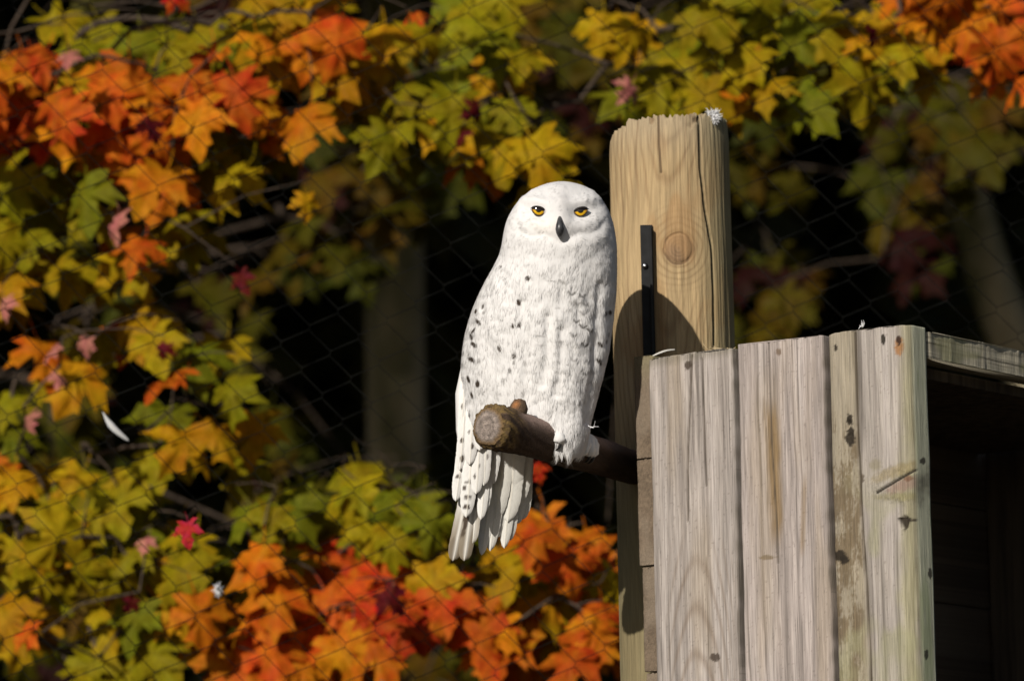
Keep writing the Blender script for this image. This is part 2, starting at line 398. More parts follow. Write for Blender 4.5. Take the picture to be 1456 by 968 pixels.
for k, (path, fork, r0, lab) in TREES.items():
    root = empty("maple_tree", path[0], label=lab, category="tree", group="maples behind the wire netting")
    put("trunk", trunk_mesh(path, r0, r0 * 0.5, 12, ord(k)), M_BARK, root)
    L = leaves[k]
    bases = []; mats = []
    for (pos, s, tip, nrm, col) in L:
        M3 = leaf_rot(tip, nrm); bases.append(np.array(Vector(pos) + M3 @ Vector((0.072 * s / 0.1 * 0.1 * 10 * 0.1, -0.85 * s, 0)))); mats.append(M3)
    br = put("branch", grow([fork], bases, min(r0 * 0.5, 0.013)).mesh("branch"), M_TWIG, root)
    b = Vector(root["_b"])
    for i, ((pos, s, tip, nrm, col), M3) in enumerate(zip(L, mats)):
        o = bpy.data.objects.new("leaf", LEAVES[i % len(LEAVES)]); COL.objects.link(o); o.parent = br
        o.matrix_local = Matrix.Translation(Vector(pos) - b) @ M3.to_4x4() @ Matrix.Scale(s, 4)
        o.color = (*col, 1)

# ------------------------------------------------------------------ the wood behind: crowns that shade it
def crown_mesh(c, rad, n, size, seed, clumps=60):
    r = np.random.default_rng(seed)
    d = r.normal(size=(clumps, 3)); d /= np.linalg.norm(d, axis=1)[:, None]
    cen = np.array(c) + d * (r.random((clumps, 1)) ** 0.45) * np.array(rad) * 0.9
    k = r.integers(0, clumps, n)
    p = cen[k] + r.normal(size=(n, 3)) * np.array(rad) * 0.17
    a = r.normal(size=(n, 3)); a /= np.linalg.norm(a, axis=1)[:, None]
    u = np.cross(a, r.normal(size=(n, 3))); u /= np.linalg.norm(u, axis=1)[:, None]
    s = size * r.uniform(0.6, 1.3, (n, 1)); w = np.cross(a, u)
    V = np.stack([p - u * s, p + w * s * 0.55, p + u * s, p - w * s * 0.55], 1).reshape(-1, 3)
    V[1::4] += a * s * 0.2
    F = np.arange(4 * n).reshape(-1, 4)
    return mesh_np("crown", V, [F], False)
def wood_tree(name, x, y, r0, h, ccen, crad, n, size, seed, leafm, barkm, lab, group, lean=(0, 0)):
    root = empty(name, (x, y, 0), label=lab, category="tree", group=group)
    g0 = float(ground_z(np.array([x]), np.array([y]))[0]) - 0.1
    put("trunk", trunk_mesh([(x, y, g0), (x + lean[0] * .5, y + lean[1] * .5, h * .5), (x + lean[0], y + lean[1], h)], r0, r0 * .35, 16, seed), barkm, root)
    r = np.random.default_rng(seed)
    for i in range(9):
        t = r.uniform(.35, .95); a = np.array([x + lean[0] * t, y + lean[1] * t, h * t])
        e = np.array(ccen) + r.normal(size=3) * np.array(crad) * 0.5
        if e[2] < ccen[2] - crad[2] * .6: e[2] = ccen[2]
        V, F = tube([a, (a + e) / 2 + [0, 0, -.1], e], [r0 * .35, r0 * .2, r0 * .06], 6); put("limb", mesh_np("limb", V, F), barkm, root)
    put("crown", crown_mesh(ccen, crad, n, size, seed), leafm, root)
CAN = "tall maples whose crowns shade the wood"  # unseen trees, placed and sized to keep sun off the wood
for i, (x, y, zc, rx, rz) in enumerate([(-6.6, 5.2, 8.6, 2.3, 3.9), (-4.0, 4.8, 8.4, 2.3, 3.8), (-1.75, 5.4, 8.6, 2.3, 3.9), (2.0, 5.0, 8.4, 2.4, 3.8), (4.6, 5.6, 8.6, 2.3, 3.9), (0.3, 7.4, 9.2, 2.6, 4.0), (-9.2, 6.0, 8.6, 2.4, 4.0), (-3.0, 7.8, 9.4, 2.6, 4.2)]):
    if i in (5, 7): xx = x + (2.6 if i == 5 else 0)
    else: xx = x
    wood_tree("tall_maple", xx, y, 0.13, 11.0, (x, y, zc + .35), (rx, 1.5, rz), 14000, 0.12, 40 + i, M_GREENLEAF, M_BARK,
              "tall maple out of view, its crown set to shade the wood", CAN)
DK = "dark trees deep in the wood"
for i, (x, y, zc, rx, rz) in enumerate([(-5.2, 12, 4.5, 2.6, 5), (-2.6, 13.5, 4.8, 2.6, 5.2), (0.4, 14.0, 5, 2.8, 5.5), (3.0, 13.0, 4.8, 2.6, 5.2), (5.6, 12.2, 4.6, 2.6, 5), (-1.2, 17, 6, 3.2, 6), (2.4, 17.5, 6, 3.2, 6), (-4.6, 17, 6, 3.2, 6)]):
    wood_tree("dark_tree", x, y, 0.14, 9.0, (x, y, zc), (rx, 1.6, rz), 9000, 0.16, 60 + i, M_DARKLEAF, M_BARK,
              "dark dense leafy tree deep in the shade of the wood", DK)
# trunks one can make out in the gloom
a = W(572, 968, 9.5); t_ = W(566, 240, 9.5)
root = empty("mossy_tree", (a[0], a[1], 0), label="dim mossy upright trunk in the gloom between the bright maple leaves", category="tree")
k = (t_ - a) / (t_[2] - a[2])
put("trunk", trunk_mesh([a - k * a[2], a, t_, t_ + k * 5], 0.105, 0.085, 16, 91), M_MOSS, root)
put("crown", crown_mesh((t_[0], 9.5, 8.5), (2.0, 1.5, 2.6), 6000, 0.16, 92), M_GREENLEAF, root)
a = W(1460, 520, 9.0); t_ = W(1312, 130, 9.0)
root = empty("leaning_tree", tuple(a + (a - t_) * (a[2] / (t_[2] - a[2]))), label="leaning greyish trunk in the gloom above the wooden hutch", category="tree")
k = (t_ - a) / (t_[2] - a[2])
put("trunk", trunk_mesh([a - k * a[2], a, t_, t_ + k * 3.5], 0.085, 0.06, 16, 93), M_MOSS, root)
e = t_ + k * 3.5
put("crown", crown_mesh(tuple(e), (1.8, 1.3, 2.0), 5000, 0.16, 94), M_GREENLEAF, root)

# ------------------------------------------------------------------ wire netting
FY = 1.15
fen = empty("wire_fence", (0, FY, 0), label="thin diamond wire netting hung between posts, behind the owl and before the maples", category="fence")
g = Geo()
ha, hh, rot = 0.0415, 0.036, R(-13)
co, si = math.cos(rot), math.sin(rot)
xa, xb, za, zb = -2.35, 2.35, 0.05, 4.4
N = 110
for i in range(-N, N):
    j = np.arange(-110, 111)
    u = (i + ((j + i) % 2)) * ha; v = j * hh
    sgn = np.where((j + i) % 2 == 1, 1.0, -1.0)
    pts = []
    for dv in (-0.004, 0.004):
        pts.append(np.stack([u, v + dv, sgn * dv * 0.35], -1))
    Q = np.stack(pts, 1).reshape(-1, 3)
    X = co * Q[:, 0] - si * Q[:, 1]; Z = si * Q[:, 0] + co * Q[:, 1] + 2.4
    sag = 0.05 * np.sin(X * 1.1 + 0.4) + 0.03 * np.sin(Z * 2.3)
    P = np.stack([X + 0.012 * np.sin(Z * 3.1 + X), FY + Q[:, 2] + sag, Z + 0.012 * np.sin(X * 2.7)], -1)
    ok = (X > xa) & (X < xb) & (Z > za) & (Z < zb)
    idx = np.where(ok)[0]
    if len(idx) < 3: continue
    for seg in np.split(idx, np.where(np.diff(idx) > 1)[0] + 1):
        if len(seg) > 2:
            V, F = tube(P[seg], 0.0008, 3, False); g.add(V, F)
wm = put("wire_mesh", g.mesh("wire_mesh"), M_WIRE, fen, kind="stuff")
for x in (xa, xb):
    V, F = tube([(x, FY, -0.1), (x, FY, 4.45)], 0.03, 12); put("fence_post", mesh_np("fence_post", V, F), M_WIRE, fen)
for z in (za, zb):
    V, F = tube([(xa, FY, z), (xb, FY, z)], 0.02, 10); put("fence_rail", mesh_np("fence_rail", V, F), M_WIRE, fen)

# ------------------------------------------------------------------ boards
TH = R(34.6)
Fd = np.array([math.cos(TH), -math.sin(TH), 0]); Bd = np.array([math.sin(TH), math.cos(TH), 0]); Zd = np.array([0, 0, 1.0])
O = W(926, 700, 0.085)               # front left corner line of the hutch (front of the planks)
NF = -Bd                            # outward normal of the front
def s_at(px, py):                   # distance along the front
    p = on_plane(px, py, O, NF); return float(np.dot(p - O, Fd)), float(p[2])

def board(name, o, fd, bd, w, th, z0, ztopL, ztopR, colf, dens=0.0017, rnd=0.004, seed=0, zdense=0.55, hfun=None, right_dense=False, mat=None, parent=None, topjag=0.002, sidecol=None, dz=None):
    """a sawn board: front face with real relief, rounded arrises; o = front lower left at z=0 (world), fd = along width, bd = back"""
    nu = max(6, int(w / dens))
    s = np.linspace(0, w, nu)
    prof = [(0, th), (0, th * .5)] + [(0, rnd)] + [(x, 0) for x in s[1:-1]] + [(w, rnd)]
    if right_dense: prof += [(w, rnd + (th - rnd) * q) for q in np.linspace(0.1, 1, 14)]
    else: prof += [(w, th * .5), (w, th)]
    prof = np.array(prof); n = len(prof)
    dep = prof[:, 1].copy(); fr = np.zeros(n, bool); fr[3:3 + nu - 2] = True
    e = np.minimum(prof[:, 0], w - prof[:, 0]); dep = np.where(fr & (e < rnd), rnd - np.sqrt(np.maximum(rnd ** 2 - (rnd - np.minimum(e, rnd)) ** 2, 0)), dep)
    zt = min(ztopL, ztopR)
    zz = np.concatenate([np.linspace(z0, max(z0, zt - zdense), 5)[:-1] if zt - zdense > z0 else np.array([]), np.linspace(max(z0, zt - zdense), zt, max(4, int(min(zdense, zt - z0) / (dz or dens * 1.5))))])
    nz = len(zz)
    A, Zg = np.meshgrid(prof[:, 0], zz, indexing='ij'); D = np.repeat(dep[:, None], nz, 1)
    tp = np.interp(prof[:, 0], [0, w], [ztopL, ztopR]) + (vnoise(prof[:, 0] * 180, prof[:, 0] * 0 + seed, seed) - .5) * topjag * 2
    f = np.clip((Zg - (zt - 0.1)) / 0.1, 0, 1)
    Zg = Zg + f * (tp[:, None] - zt)
    frm = np.repeat(fr[:, None], nz, 1)
    h = (fbm(A * 260, Zg * 5, seed + 5, 3) - .5) * 0.0016 + (fbm(A * 30, Zg * 6, seed + 9, 3) - .5) * 0.004
    side = ~frm & (A > w * .5)
    V0 = o + A[..., None] * fd + Zg[..., None] * Zd + D[..., None] * bd
    px, py = PX(V0)
    if hfun is not None: h = h + hfun(px, py, A, Zg) * np.where(frm | side, 1, 0)
    V = V0 - bd * (np.where(frm, h, h * .3))[..., None]
    wav = (fbm(Zg * 7, Zg * 0 + seed, seed + 2, 3) - .5) * 0.0035
    V = V + fd * (np.where(A < rnd, -1, np.where(A > w - rnd, 1, 0)) * wav)[..., None]
    C = colf(px, py, A, Zg, frm)
    if sidecol is not None: C = np.where(side[..., None], sidecol(px, py, A, Zg, D), C)
    V = V.reshape(-1, 3); C = C.reshape(-1, 3)
    i = np.arange(n - 1)[:, None] * nz + np.arange(nz - 1)[None]
    Fq = [np.stack([i, i + nz, i + nz + 1, i + 1], -1).reshape(-1, 4)]
    i0 = np.arange(nz - 1); Fq.append(np.stack([i0 + (n - 1) * nz, i0, i0 + 1, i0 + 1 + (n - 1) * nz], -1))   # back
    # end caps as strips
    k = np.arange(n // 2)
    cap = lambda row: np.stack([k * nz + row, (k + 1) * nz + row, (n - 2 - k) * nz + row, (n - 1 - k) * nz + row], -1)[: (n // 2) - (1 if n % 2 == 0 else 0)]
    Fq.append(cap(nz - 1)); Fq.append(cap(0)[:, ::-1])
    me = mesh_np(name, V, Fq, True, C)
    return put(name, me, mat or M_PLANK, parent)

def seg_d(px, py, pts):
    """distance (px) to a polyline and the position along it"""
    best = np.full(np.shape(px), 1e9)
    for (x0, y0), (x1, y1) in zip(pts[:-1], pts[1:]):
        dx, dy = x1 - x0, y1 - y0; L2 = dx * dx + dy * dy
        t = np.clip(((px - x0) * dx + (py - y0) * dy) / L2, 0, 1)
        best = np.minimum(best, np.hypot(px - x0 - t * dx, py - y0 - t * dy))
    return best
def blob(px, py, x, y, rx, ry, seed=1, e=0.32):
    q = ((px - x) / rx) ** 2 + ((py - y) / ry) ** 2 + (fbm(px * .35, py * .35, seed, 3) - .5) * 1.6
    return smooth(1 + e, 1 - e, q)

def grey_wood(base, seed, warm=0.0):
    def f(px, py, A, Z, frm):
        c = np.ones(A.shape + (3,)) * np.array(base)
        big = fbm(A * 14, Z * 4, seed + 20, 3)
        c *= (0.74 + 0.52 * big)[..., None]
        wrp = A + 0.008 * fbm(Z * 6, A * 10, seed + 22, 3)
        g1 = fbm(wrp * 420, Z * 7, seed + 21, 4)
        c *= (0.62 + 0.76 * g1)[..., None]
        g0 = fbm(wrp * 90, Z * 2.2, seed + 23, 3)
        c = mixc(c, (0.42, 0.375, 0.35), 0.45 * smooth(0.52, 0.72, g0)); c = mixc(c, (0.17, 0.145, 0.13), 0.45 * smooth(0.46, 0.28, g0))
        g2 = vnoise(wrp * 230, Z * 2.6, seed + 24)                                   # darker seasoning checks
        c = mixc(c, (0.07, 0.058, 0.048), 0.6 * smooth(0.80, 0.95, g2))
        g3 = vnoise(wrp * 560, Z * 3.4, seed + 25) * smooth(.25, .6, vnoise(A * 40, Z * 3, seed + 29)); c = mixc(c, (0.06, 0.05, 0.042), 0.6 * smooth(0.72, 0.9, g3))
        yl = fbm(A * 22, Z * 2.5, seed + 26, 3)
        c = mixc(c, (0.28, 0.215, 0.135), 0.35 * smooth(0.54, 0.74, yl))
        sp = vnoise(A * 500, Z * 380, seed + 27); c = mixc(c, (0.08, 0.06, 0.05), .35 * smooth(.86, .95, sp))
        edge = smooth(0.007, 0.0, np.minimum(A, A.max() - A) + 0.006 * vnoise(Z * 60, A * 40, seed + 28))
        c = mixc(c, (0.075, 0.062, 0.04), 0.6 * edge)
        return c
    return f

hut = empty("wooden_hutch", tuple(O * [1, 1, 0]), label="tall weathered plank hutch beside the round post, open on its far side", category="hutch")
# three upright planks of the front
cr1 = [(984, 505), (978, 640), (977, 740)]; cr1b = [(998, 510), (1000, 600), (1003, 690)]
kn1 = [(978, 519, 5, 6), (1017, 934, 7, 6)]
def col1(px, py, A, Z, frm):
    c = grey_wood((0.315, 0.278, 0.252), 3)(px, py, A, Z, frm)
    # cathedral grain
    q = ((px - 992) / 34.0) ** 2 - (py - 735) / 95.0
    ring = 0.5 + 0.5 * np.sin(q * 9 + 2 * fbm(px * .05, py * .01, 31, 2))
    wgt = smooth(-0.3, 0.4, -q + 0.9 * 0) * 0 + smooth(0.2, 0.9, (py - 700) / 150.0) * smooth(60, 30, np.abs(px - 998))
    c = mixc(c, (0.16, 0.115, 0.08), 0.5 * wgt * ring ** 4)
    for pts, wd in ((cr1, 1.2), (cr1b, .9)): c = mixc(c, (0.06, 0.045, 0.03), 0.75 * smooth(wd + .8, wd - .6, seg_d(px, py, pts)))
    for (x, y, rx, ry) in kn1: c = mixc(c, (0.05, 0.035, 0.025), .9 * blob(px, py, x, y, rx, ry, 5))
    c = mixc(c, (0.10, 0.09, 0.05), 0.4 * smooth(14, 0, py - 495 + .166 * (px - 1045) ))
    return c
def h1(px, py, A, Z): return -0.003 * smooth(2.0, 0.4, np.minimum(seg_d(px, py, cr1), seg_d(px, py, cr1b)))
cr2 = [(1092, 486), (1096, 620), (1104, 740), (1106, 800)]
def col2(px, py, A, Z, frm):
    c = grey_wood((0.325, 0.280, 0.258), 43)(px, py, A, Z, frm)
    st = smooth(14, 2, np.abs(px - (1096 + (py - 580) * .05)) + 8 * (fbm(px * .2, py * .03, 51, 3) - .5)) * smooth(560, 600, py) * smooth(790, 740, py)
    c = mixc(c, (0.19, 0.115, 0.035), 0.7 * st)
    st = smooth(6, 1, np.abs(px - (1143 - (py - 700) * .03))) * smooth(660, 700, py) * smooth(800, 770, py)
    c = mixc(c, (0.17, 0.105, 0.035), 0.55 * st)
    c = mixc(c, (0.05, 0.04, 0.03), 0.8 * smooth(1.8, .6, seg_d(px, py, cr2)))
    c = mixc(c, (0.12, 0.08, 0.05), .8 * blob(px, py, 1107, 500, 4, 5, 7)); c = mixc(c, (0.14, 0.10, 0.05), .7 * blob(px, py, 1090, 792, 12, 3, 8))
    return c
def h2(px, py, A, Z): return -0.0022 * smooth(2.2, .5, seg_d(px, py, cr2))
cr3 = [(1216, 474), (1219, 600), (1223, 680), (1226, 740), (1232, 830), (1238, 968)]
kc = [(1248, 700), (1278, 682), (1302, 668), (1318, 664)]
def col3(px, py, A, Z, frm):
    c = grey_wood((0.315, 0.280, 0.250), 83)(px, py, A, Z, frm)
    lf = smooth(6, -6, px - np.interp(py, [474, 600, 680, 740, 830, 968], [1216, 1219, 1223, 1226, 1232, 1238]))
    c = mixc(c, (0.25, 0.21, 0.13), 0.6 * lf)
    rough = fbm(px * .13, py * .028, 85, 5) + .30 * (vnoise(px * .9, py * .22, 86) - .5) + .16 * (vnoise(px * .5, py * .5, 87) - .5)
    c = mixc(c, (0.11, 0.075, 0.038), lf * 0.75 * smooth(0.40, 0.70, rough + 0.10 * smooth(640, 760, py)) * smooth(560, 640, py) * smooth(40, 26, np.abs(px - 1196)))
    c = mixc(c, (0.27, 0.25, 0.13), 0.6 * smooth(24, 0, np.abs(px - 1296) + 24 * (fbm(px * .03, py * .02, 88, 3) - .5)))
    c = mixc(c, (0.25, 0.24, 0.14), 0.55 * smooth(.48, .66, fbm(px * .02, py * .012, 89, 3)) * smooth(640, 760, py))
    c = mixc(c, (0.20, 0.155, 0.07), 0.65 * blob(px, py + .35 * (px - 1275), 1275, 670, 34, 9, 90, .9) ); c = mixc(c, (0.20, 0.175, 0.08), 0.6 * blob(px, py, 1282, 706, 34, 6, 91, .9)); c = mixc(c, (0.19, 0.165, 0.10), 0.6 * blob(px, py, 1245, 661, 8, 8, 92, .9))
    c = mixc(c, (0.23, 0.155, 0.125), 0.8 * blob(px, py + .25 * (px - 1285), 1285, 690, 24, 9, 93, .8))
    c = mixc(c, (0.14, 0.07, 0.04), 0.8 * blob(px, py, 1293, 680, 7, 4, 94))
    c = mixc(c, (0.025, 0.02, 0.015), .95 * smooth(2.4, 1.0, seg_d(px, py, kc)))
    tri = smooth(1.0, .6, (np.abs(px - 1287) / 13.0) + np.maximum(0, (736 - py)) / 3.0 + np.maximum(0, py - 736) / 24.0)
    c = mixc(c, (0.025, 0.018, 0.012), .95 * tri); c = mixc(c, (0.03, 0.02, 0.015), .9 * smooth(3.6, 1.5, seg_d(px, py, [(1290, 740), (1310, 738), (1324, 733)]) + 2 * vnoise(px * .4, py * .4, 95)))
    for (x, y, rx, ry) in [(1208, 596, 4, 8), (1209, 613, 5, 7), (1209, 625, 7, 10), (1194, 790, 10, 8), (1200, 796, 7, 6), (1188, 495, 2.5, 5), (1256, 482, 3, 8)]:
        c = mixc(c, (0.02, 0.015, 0.01), .95 * blob(px, py, x, y, rx, ry, 96))
    c = mixc(c, (0.27, 0.115, 0.025), 0.8 * blob(px, py, 1279, 492, 7, 12, 97, .7)); c = mixc(c, (0.03, 0.015, 0.01), .95 * blob(px, py, 1278, 484, 3.5, 7, 98))
    c = mixc(c, (0.04, 0.03, 0.02), .85 * smooth(1.9, .8, seg_d(px, py, cr3)))
    c = mixc(c, (0.08, 0.06, 0.04), .8 * blob(px, py, 1226, 680, 3, 6, 99))
    return c
def side3(px, py, A, Z, D):
    c = np.ones(A.shape + (3,)) * np.array((0.46, 0.46, 0.34))
    c *= (0.75 + .5 * fbm(D * 260, Z * 6, 120, 3))[..., None]
    c = mixc(c, (0.22, 0.27, 0.12), .5 * smooth(.5, .7, fbm(D * 40, Z * 9, 122, 3)))
    c = mixc(c, (0.09, 0.08, 0.06), .8 * smooth(50, 10, np.abs(py - 690) + 30 * fbm(px * .1, py * .1, 124, 2)))
    for (x, y, rx, ry) in [(1323, 815, 3, 8), (1312, 655, 4, 5), (1318, 930, 3, 7)]: c = mixc(c, (0.03, 0.025, 0.02), .9 * blob(px, py, x, y, rx, ry, 125))
    return c
def h3(px, py, A, Z):
    return (-0.003 * smooth(2.4, .6, seg_d(px, py, cr3)) - 0.003 * smooth(2.8, .8, seg_d(px, py, kc)) + 0.0022 * blob(px, py, 1285, 690, 40, 22, 130, .8)
            - 0.004 * blob(px, py, 1287, 742, 8, 9, 131) - .003 * blob(px, py, 1209, 612, 5, 16, 132) - .002 * smooth(0, 12, 1222 - px) * fbm(px * .2, py * .08, 133, 3) * smooth(600, 680, py))
for (xl, xr, tl, trr, cf, hf, kw) in [(926, 1046.5, 511, 493, col1, h1, {}), (1051, 1175.5, 490, 476, col2, h2, {}),
                                      (1182, 1302, 475, 461, col3, h3, dict(right_dense=True, sidecol=side3, rnd=0.013))]:
    s0, _ = s_at(xl, 700); s1, _ = s_at(xr, 700)
    # leaning of the sawn edges is below a pixel: the board is upright
    zl = s_at(xl, tl)[1]; zr = s_at(xr, trr)[1]
    off = {926: 0.0, 1051: 0.003, 1182: -0.004}[xl]
    board("plank", O * [1, 1, 0] + Fd * s0 + Bd * off, Fd, Bd, s1 - s0, 0.040 if xl != 1182 else 0.046, 0.02, zl, zr, cf, hfun=hf, seed=xl, parent=hut, zdense=0.62, topjag=.0016, dz=.0018, **kw)
sR = s_at(1302, 700)[0]
# side wall of thick horizontal boards: their sawn ends show beside the first plank
zedge = [s_at(910, y)[1] for y in (504, 651.5, 804.5, 955.5)]
zs = [zedge[0]] + zedge[1:]
while zs[-1] > 0.2: zs.append(zs[-1] - 0.152)
DEPTH = 0.98
def endcol(seed):
    def f(px, py, A, Z, frm):
        c = np.ones(A.shape + (3,)) * np.array((0.145, 0.108, 0.075))
        c *= (0.55 + .9 * fbm(A * 420, Z * 420, seed, 3))[..., None]
        c *= (0.75 + .5 * fbm(A * 30, Z * 30, seed + 4, 3))[..., None]
        c = mixc(c, (0.20, 0.20, 0.07), .6 * smooth(60, 0, py - 500) )
        c = mixc(c, (0.22, 0.175, 0.13), .55 * smooth(.45, .65, fbm(A * 24, Z * 18, seed + 6, 2)))
        return c
    return f
for i in range(len(zs) - 1):
    zt, zb_ = zs[i] - 0.0012, zs[i + 1] + 0.0016
    sa, sb = s_at(896 + min(i, 3) * 2.2, 560)[0], s_at(923.5, 560)[0]
    nu = 24
    board("side_board", O * [1, 1, 0] + Fd * sa + Bd * (0.007 + random.uniform(0, .004)), Fd, Bd, sb - sa, DEPTH, zb_, zt, zt, endcol(200 + i * 10), dens=0.0016, rnd=0.003, seed=300 + i, zdense=0.2, mat=M_END, parent=hut, topjag=.001,
          hfun=lambda px, py, A, Z, i=i: (fbm(A * 500, Z * 500, 340 + i, 2) - .5) * 0.002)
# rail along the open side, back wall and added shade roof
def boxV(o, a, b, c):
    o, a, b, c = map(np.array, (o, a, b, c))
    V = np.array([o, o + a, o + a + b, o + b, o + c, o + a + c, o + a + b + c, o + b + c])
    F = np.array([[0, 3, 2, 1], [4, 5, 6, 7], [0, 1, 5, 4], [1, 2, 6, 5], [2, 3, 7, 6], [3, 0, 4, 7]])
    return V, F
def box(name, o, a, b, c, mat, parent, bev=0.002):
    V, F = boxV(o, a, b, c)
    me = mesh_np(name, V, [F], False)
    ob = put(name, me, mat, parent)
    bv = ob.modifiers.new("bevel", 'BEVEL'); bv.width = bev; bv.segments = 2
    return ob
fl = O * [1, 1, 0]
zc = s_at(1302, 461)[1]
rail_o = fl + Fd * (sR + 0.000) + Bd * 0.048
def railcol(px, py, A, Z, frm):
    c = np.ones(A.shape + (3,)) * np.array((0.40, 0.36, 0.27))
    c *= (0.45 + 1.1 * fbm(A * 9, Z * 420, 401, 4))[..., None]
    c = mixc(c, (0.05, 0.04, 0.03), .8 * smooth(.72, .86, vnoise(A * 5, Z * 300 + A * 4, 405)))
    c = mixc(c, (0.24, 0.24, 0.10), .5 * smooth(.5, .7, fbm(A * 14, Z * 40, 407, 2)))
    return c
board("top_rail", rail_o - Fd * 0.002, Bd, -Fd, 0.90, 0.040, zc - 0.0415, zc - 0.004, zc - 0.002, railcol, dens=0.004, dz=.0012, rnd=0.003, seed=411, zdense=.2, mat=M_PLANK, parent=hut, topjag=.001)
back_o = fl + Bd * (DEPTH - 0.02) + Fd * (sb + .004)
n_b = 6; wb = (sR - sb - .008) / n_b
for i in range(n_b):
    zt = zc - .05 - random.uniform(0, .01)
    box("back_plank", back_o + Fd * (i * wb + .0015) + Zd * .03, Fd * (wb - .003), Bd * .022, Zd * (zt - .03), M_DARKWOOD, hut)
box("shade_roof", fl + Fd * (sb + .003) + Bd * .045 + Zd * (zc - .060), Fd * (sR - sb - .05), Bd * (DEPTH - .075), Zd * .016, M_DARKWOOD, hut)  # roof added so that the inside of the hutch falls dark
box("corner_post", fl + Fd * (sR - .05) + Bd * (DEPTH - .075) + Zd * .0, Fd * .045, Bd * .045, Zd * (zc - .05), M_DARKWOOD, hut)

# ------------------------------------------------------------------ round post
PY, PR = 0.365, 0.0905
pc = W(954.5, 330, PY)
def post_mesh():
    na = 420; zt = W(955, 163, PY - PR)[2]; zlow = W(955, 520, PY)[2]
    zz = np.concatenate([np.linspace(-0.3, zlow - .5, 4)[:-1], np.linspace(zlow - .5, zlow, 60)[:-1], np.linspace(zlow, zt, 300)]); nz = len(zz)
    an = np.arange(na) / na * 2 * np.pi
    A, Z = np.meshgrid(an, zz, indexing='ij')
    # ragged sawn top, lower on the left
    front = -np.sin(A)
    ang = an
    xx = np.cos(ang)
    tx = np.interp(xx, [-1, -.93, -.75, -.72, -.55, -.2, .0, .35, .6, .9, 1], [-.022, -.014, -.012, -.004, -.004, .001, -.003, .0015, .002, .003, -.002])
    jag = tx + (vnoise(ang * 28, ang * 0, 501) - .5) * .006 + (vnoise(ang * 60, ang * 0, 502) - .5) * .004
    f = np.clip((Z - (zt - .06)) / .06, 0, 1); Z = Z + f * jag[:, None]
    cx = pc[0] + (pc[2] - Z) * 0.000; rad = PR * (1 + (pc[2] - Z) * .03)
    V0 = np.stack([cx + rad * np.cos(A), PY + rad * np.sin(A), Z], -1)
    px, py = PX(V0); fr = smooth(-0.1, .2, -np.sin(A))
    crA = [(994, 158), (996, 240), (1003, 300), (1012, 350), (1015, 420), (1016, 505)]
    crB = [(936, 160), (937, 205), (940, 245)]
    # a knot bends the grain
    dx, dy = px - 965, py - 353; rk = np.hypot(dx, dy * .95)
    bend = 18 * np.sign(dx) * np.exp(-(np.abs(dx) / 55)) * np.exp(-(dy / 70) ** 2)
    uu = px - bend
    c = np.ones(A.shape + (3,)) * np.array((0.375, 0.27, 0.145))
    c *= (0.76 + .48 * fbm(uu * .03, Z * 7, 503, 4))[..., None]
    c *= (0.72 + .56 * fbm(uu * .28, Z * 8, 505, 4))[..., None]
    q = (uu - 950) / 46.0; lat = q ** 2 * 1.2 + (py - 350) / 130.0 + .5 * fbm(uu * .03, py * .012, 507, 3)
    c = mixc(c, (0.22, 0.14, 0.07), .6 * fr * (0.5 + .5 * np.sin(lat * 13)) ** 5 * smooth(60, 110, np.abs(py - 353) + np.abs(dx) * .4))
    ringk = (0.5 + .5 * np.sin(rk * .75 + 3 * fbm(px * .05, py * .05, 509, 2))) ** 3
    c = mixc(c, (0.21, 0.135, 0.065), .7 * fr * ringk * smooth(75, 22, rk))
    c = mixc(c, (0.22, 0.135, 0.075), .85 * fr * smooth(24, 17, rk)); c = mixc(c, (0.11, 0.065, 0.035), .85 * fr * smooth(2.4, .8, np.abs(rk - 20 - 2 * vnoise(np.arctan2(dy, dx) * 2, rk * 0, 511))))
    c = mixc(c, (0.13, 0.08, 0.045), .65 * fr * (0.5 + .5 * np.sin(rk * 1.3)) ** 3 * smooth(19, 14, rk))
    c = mixc(c, (0.32, 0.19, 0.085), .6 * smooth(.52, .7, fbm(px * .03, py * .012, 513, 3)))
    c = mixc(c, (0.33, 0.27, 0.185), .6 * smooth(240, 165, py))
    dA = seg_d(px, py, crA); dB = seg_d(px, py, crB)
    c = mixc(c, (0.03, 0.02, 0.012), .95 * fr * smooth(2.2, 1.0, dA)); c = mixc(c, (0.08, 0.05, 0.03), .85 * fr * smooth(1.9, .7, dB))
    for xs, y0, y1, ww in [(905, 165, 260, .5), (885, 190, 330, .4), (948, 300, 480, .35), (975, 165, 230, .4), (1030, 170, 400, .45), (892, 330, 480, .35), (1024, 300, 480, .4)]:
        c = mixc(c, (0.15, 0.09, 0.05), ww * fr * smooth(1.8, .4, np.abs(px - xs - 4 * (vnoise(py * .03, px * 0, xs) - .5))) * smooth(y0 - 10, y0 + 10, py) * smooth(y1 + 30, y1 - 20, py))
    chip = vnoise(px * .12, py * .07, 517) * smooth(205, 170, py)
    c = mixc(c, (0.17, 0.10, 0.05), .6 * smooth(.62, .8, chip) * fr)
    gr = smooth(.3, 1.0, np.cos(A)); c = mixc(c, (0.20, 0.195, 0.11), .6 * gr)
    low = smooth(560, 760, py); c = mixc(c, (0.15, 0.135, 0.075), .8 * low)  # lower post darkened in colour to deepen its shade
    h = (fbm(A * 46, Z * 6, 521, 3) - .5) * .0022 - .0045 * fr * smooth(2.6, .6, dA) - .0025 * fr * smooth(2.2, .6, dB) - .003 * smooth(.6, .8, chip) + .0012 * fr * smooth(24, 10, rk) - .0012 * fr * smooth(2.4, .8, np.abs(rk - 20))
    h = h - .004 * f ** 3 * vnoise(A * 20, Z * 30, 523)
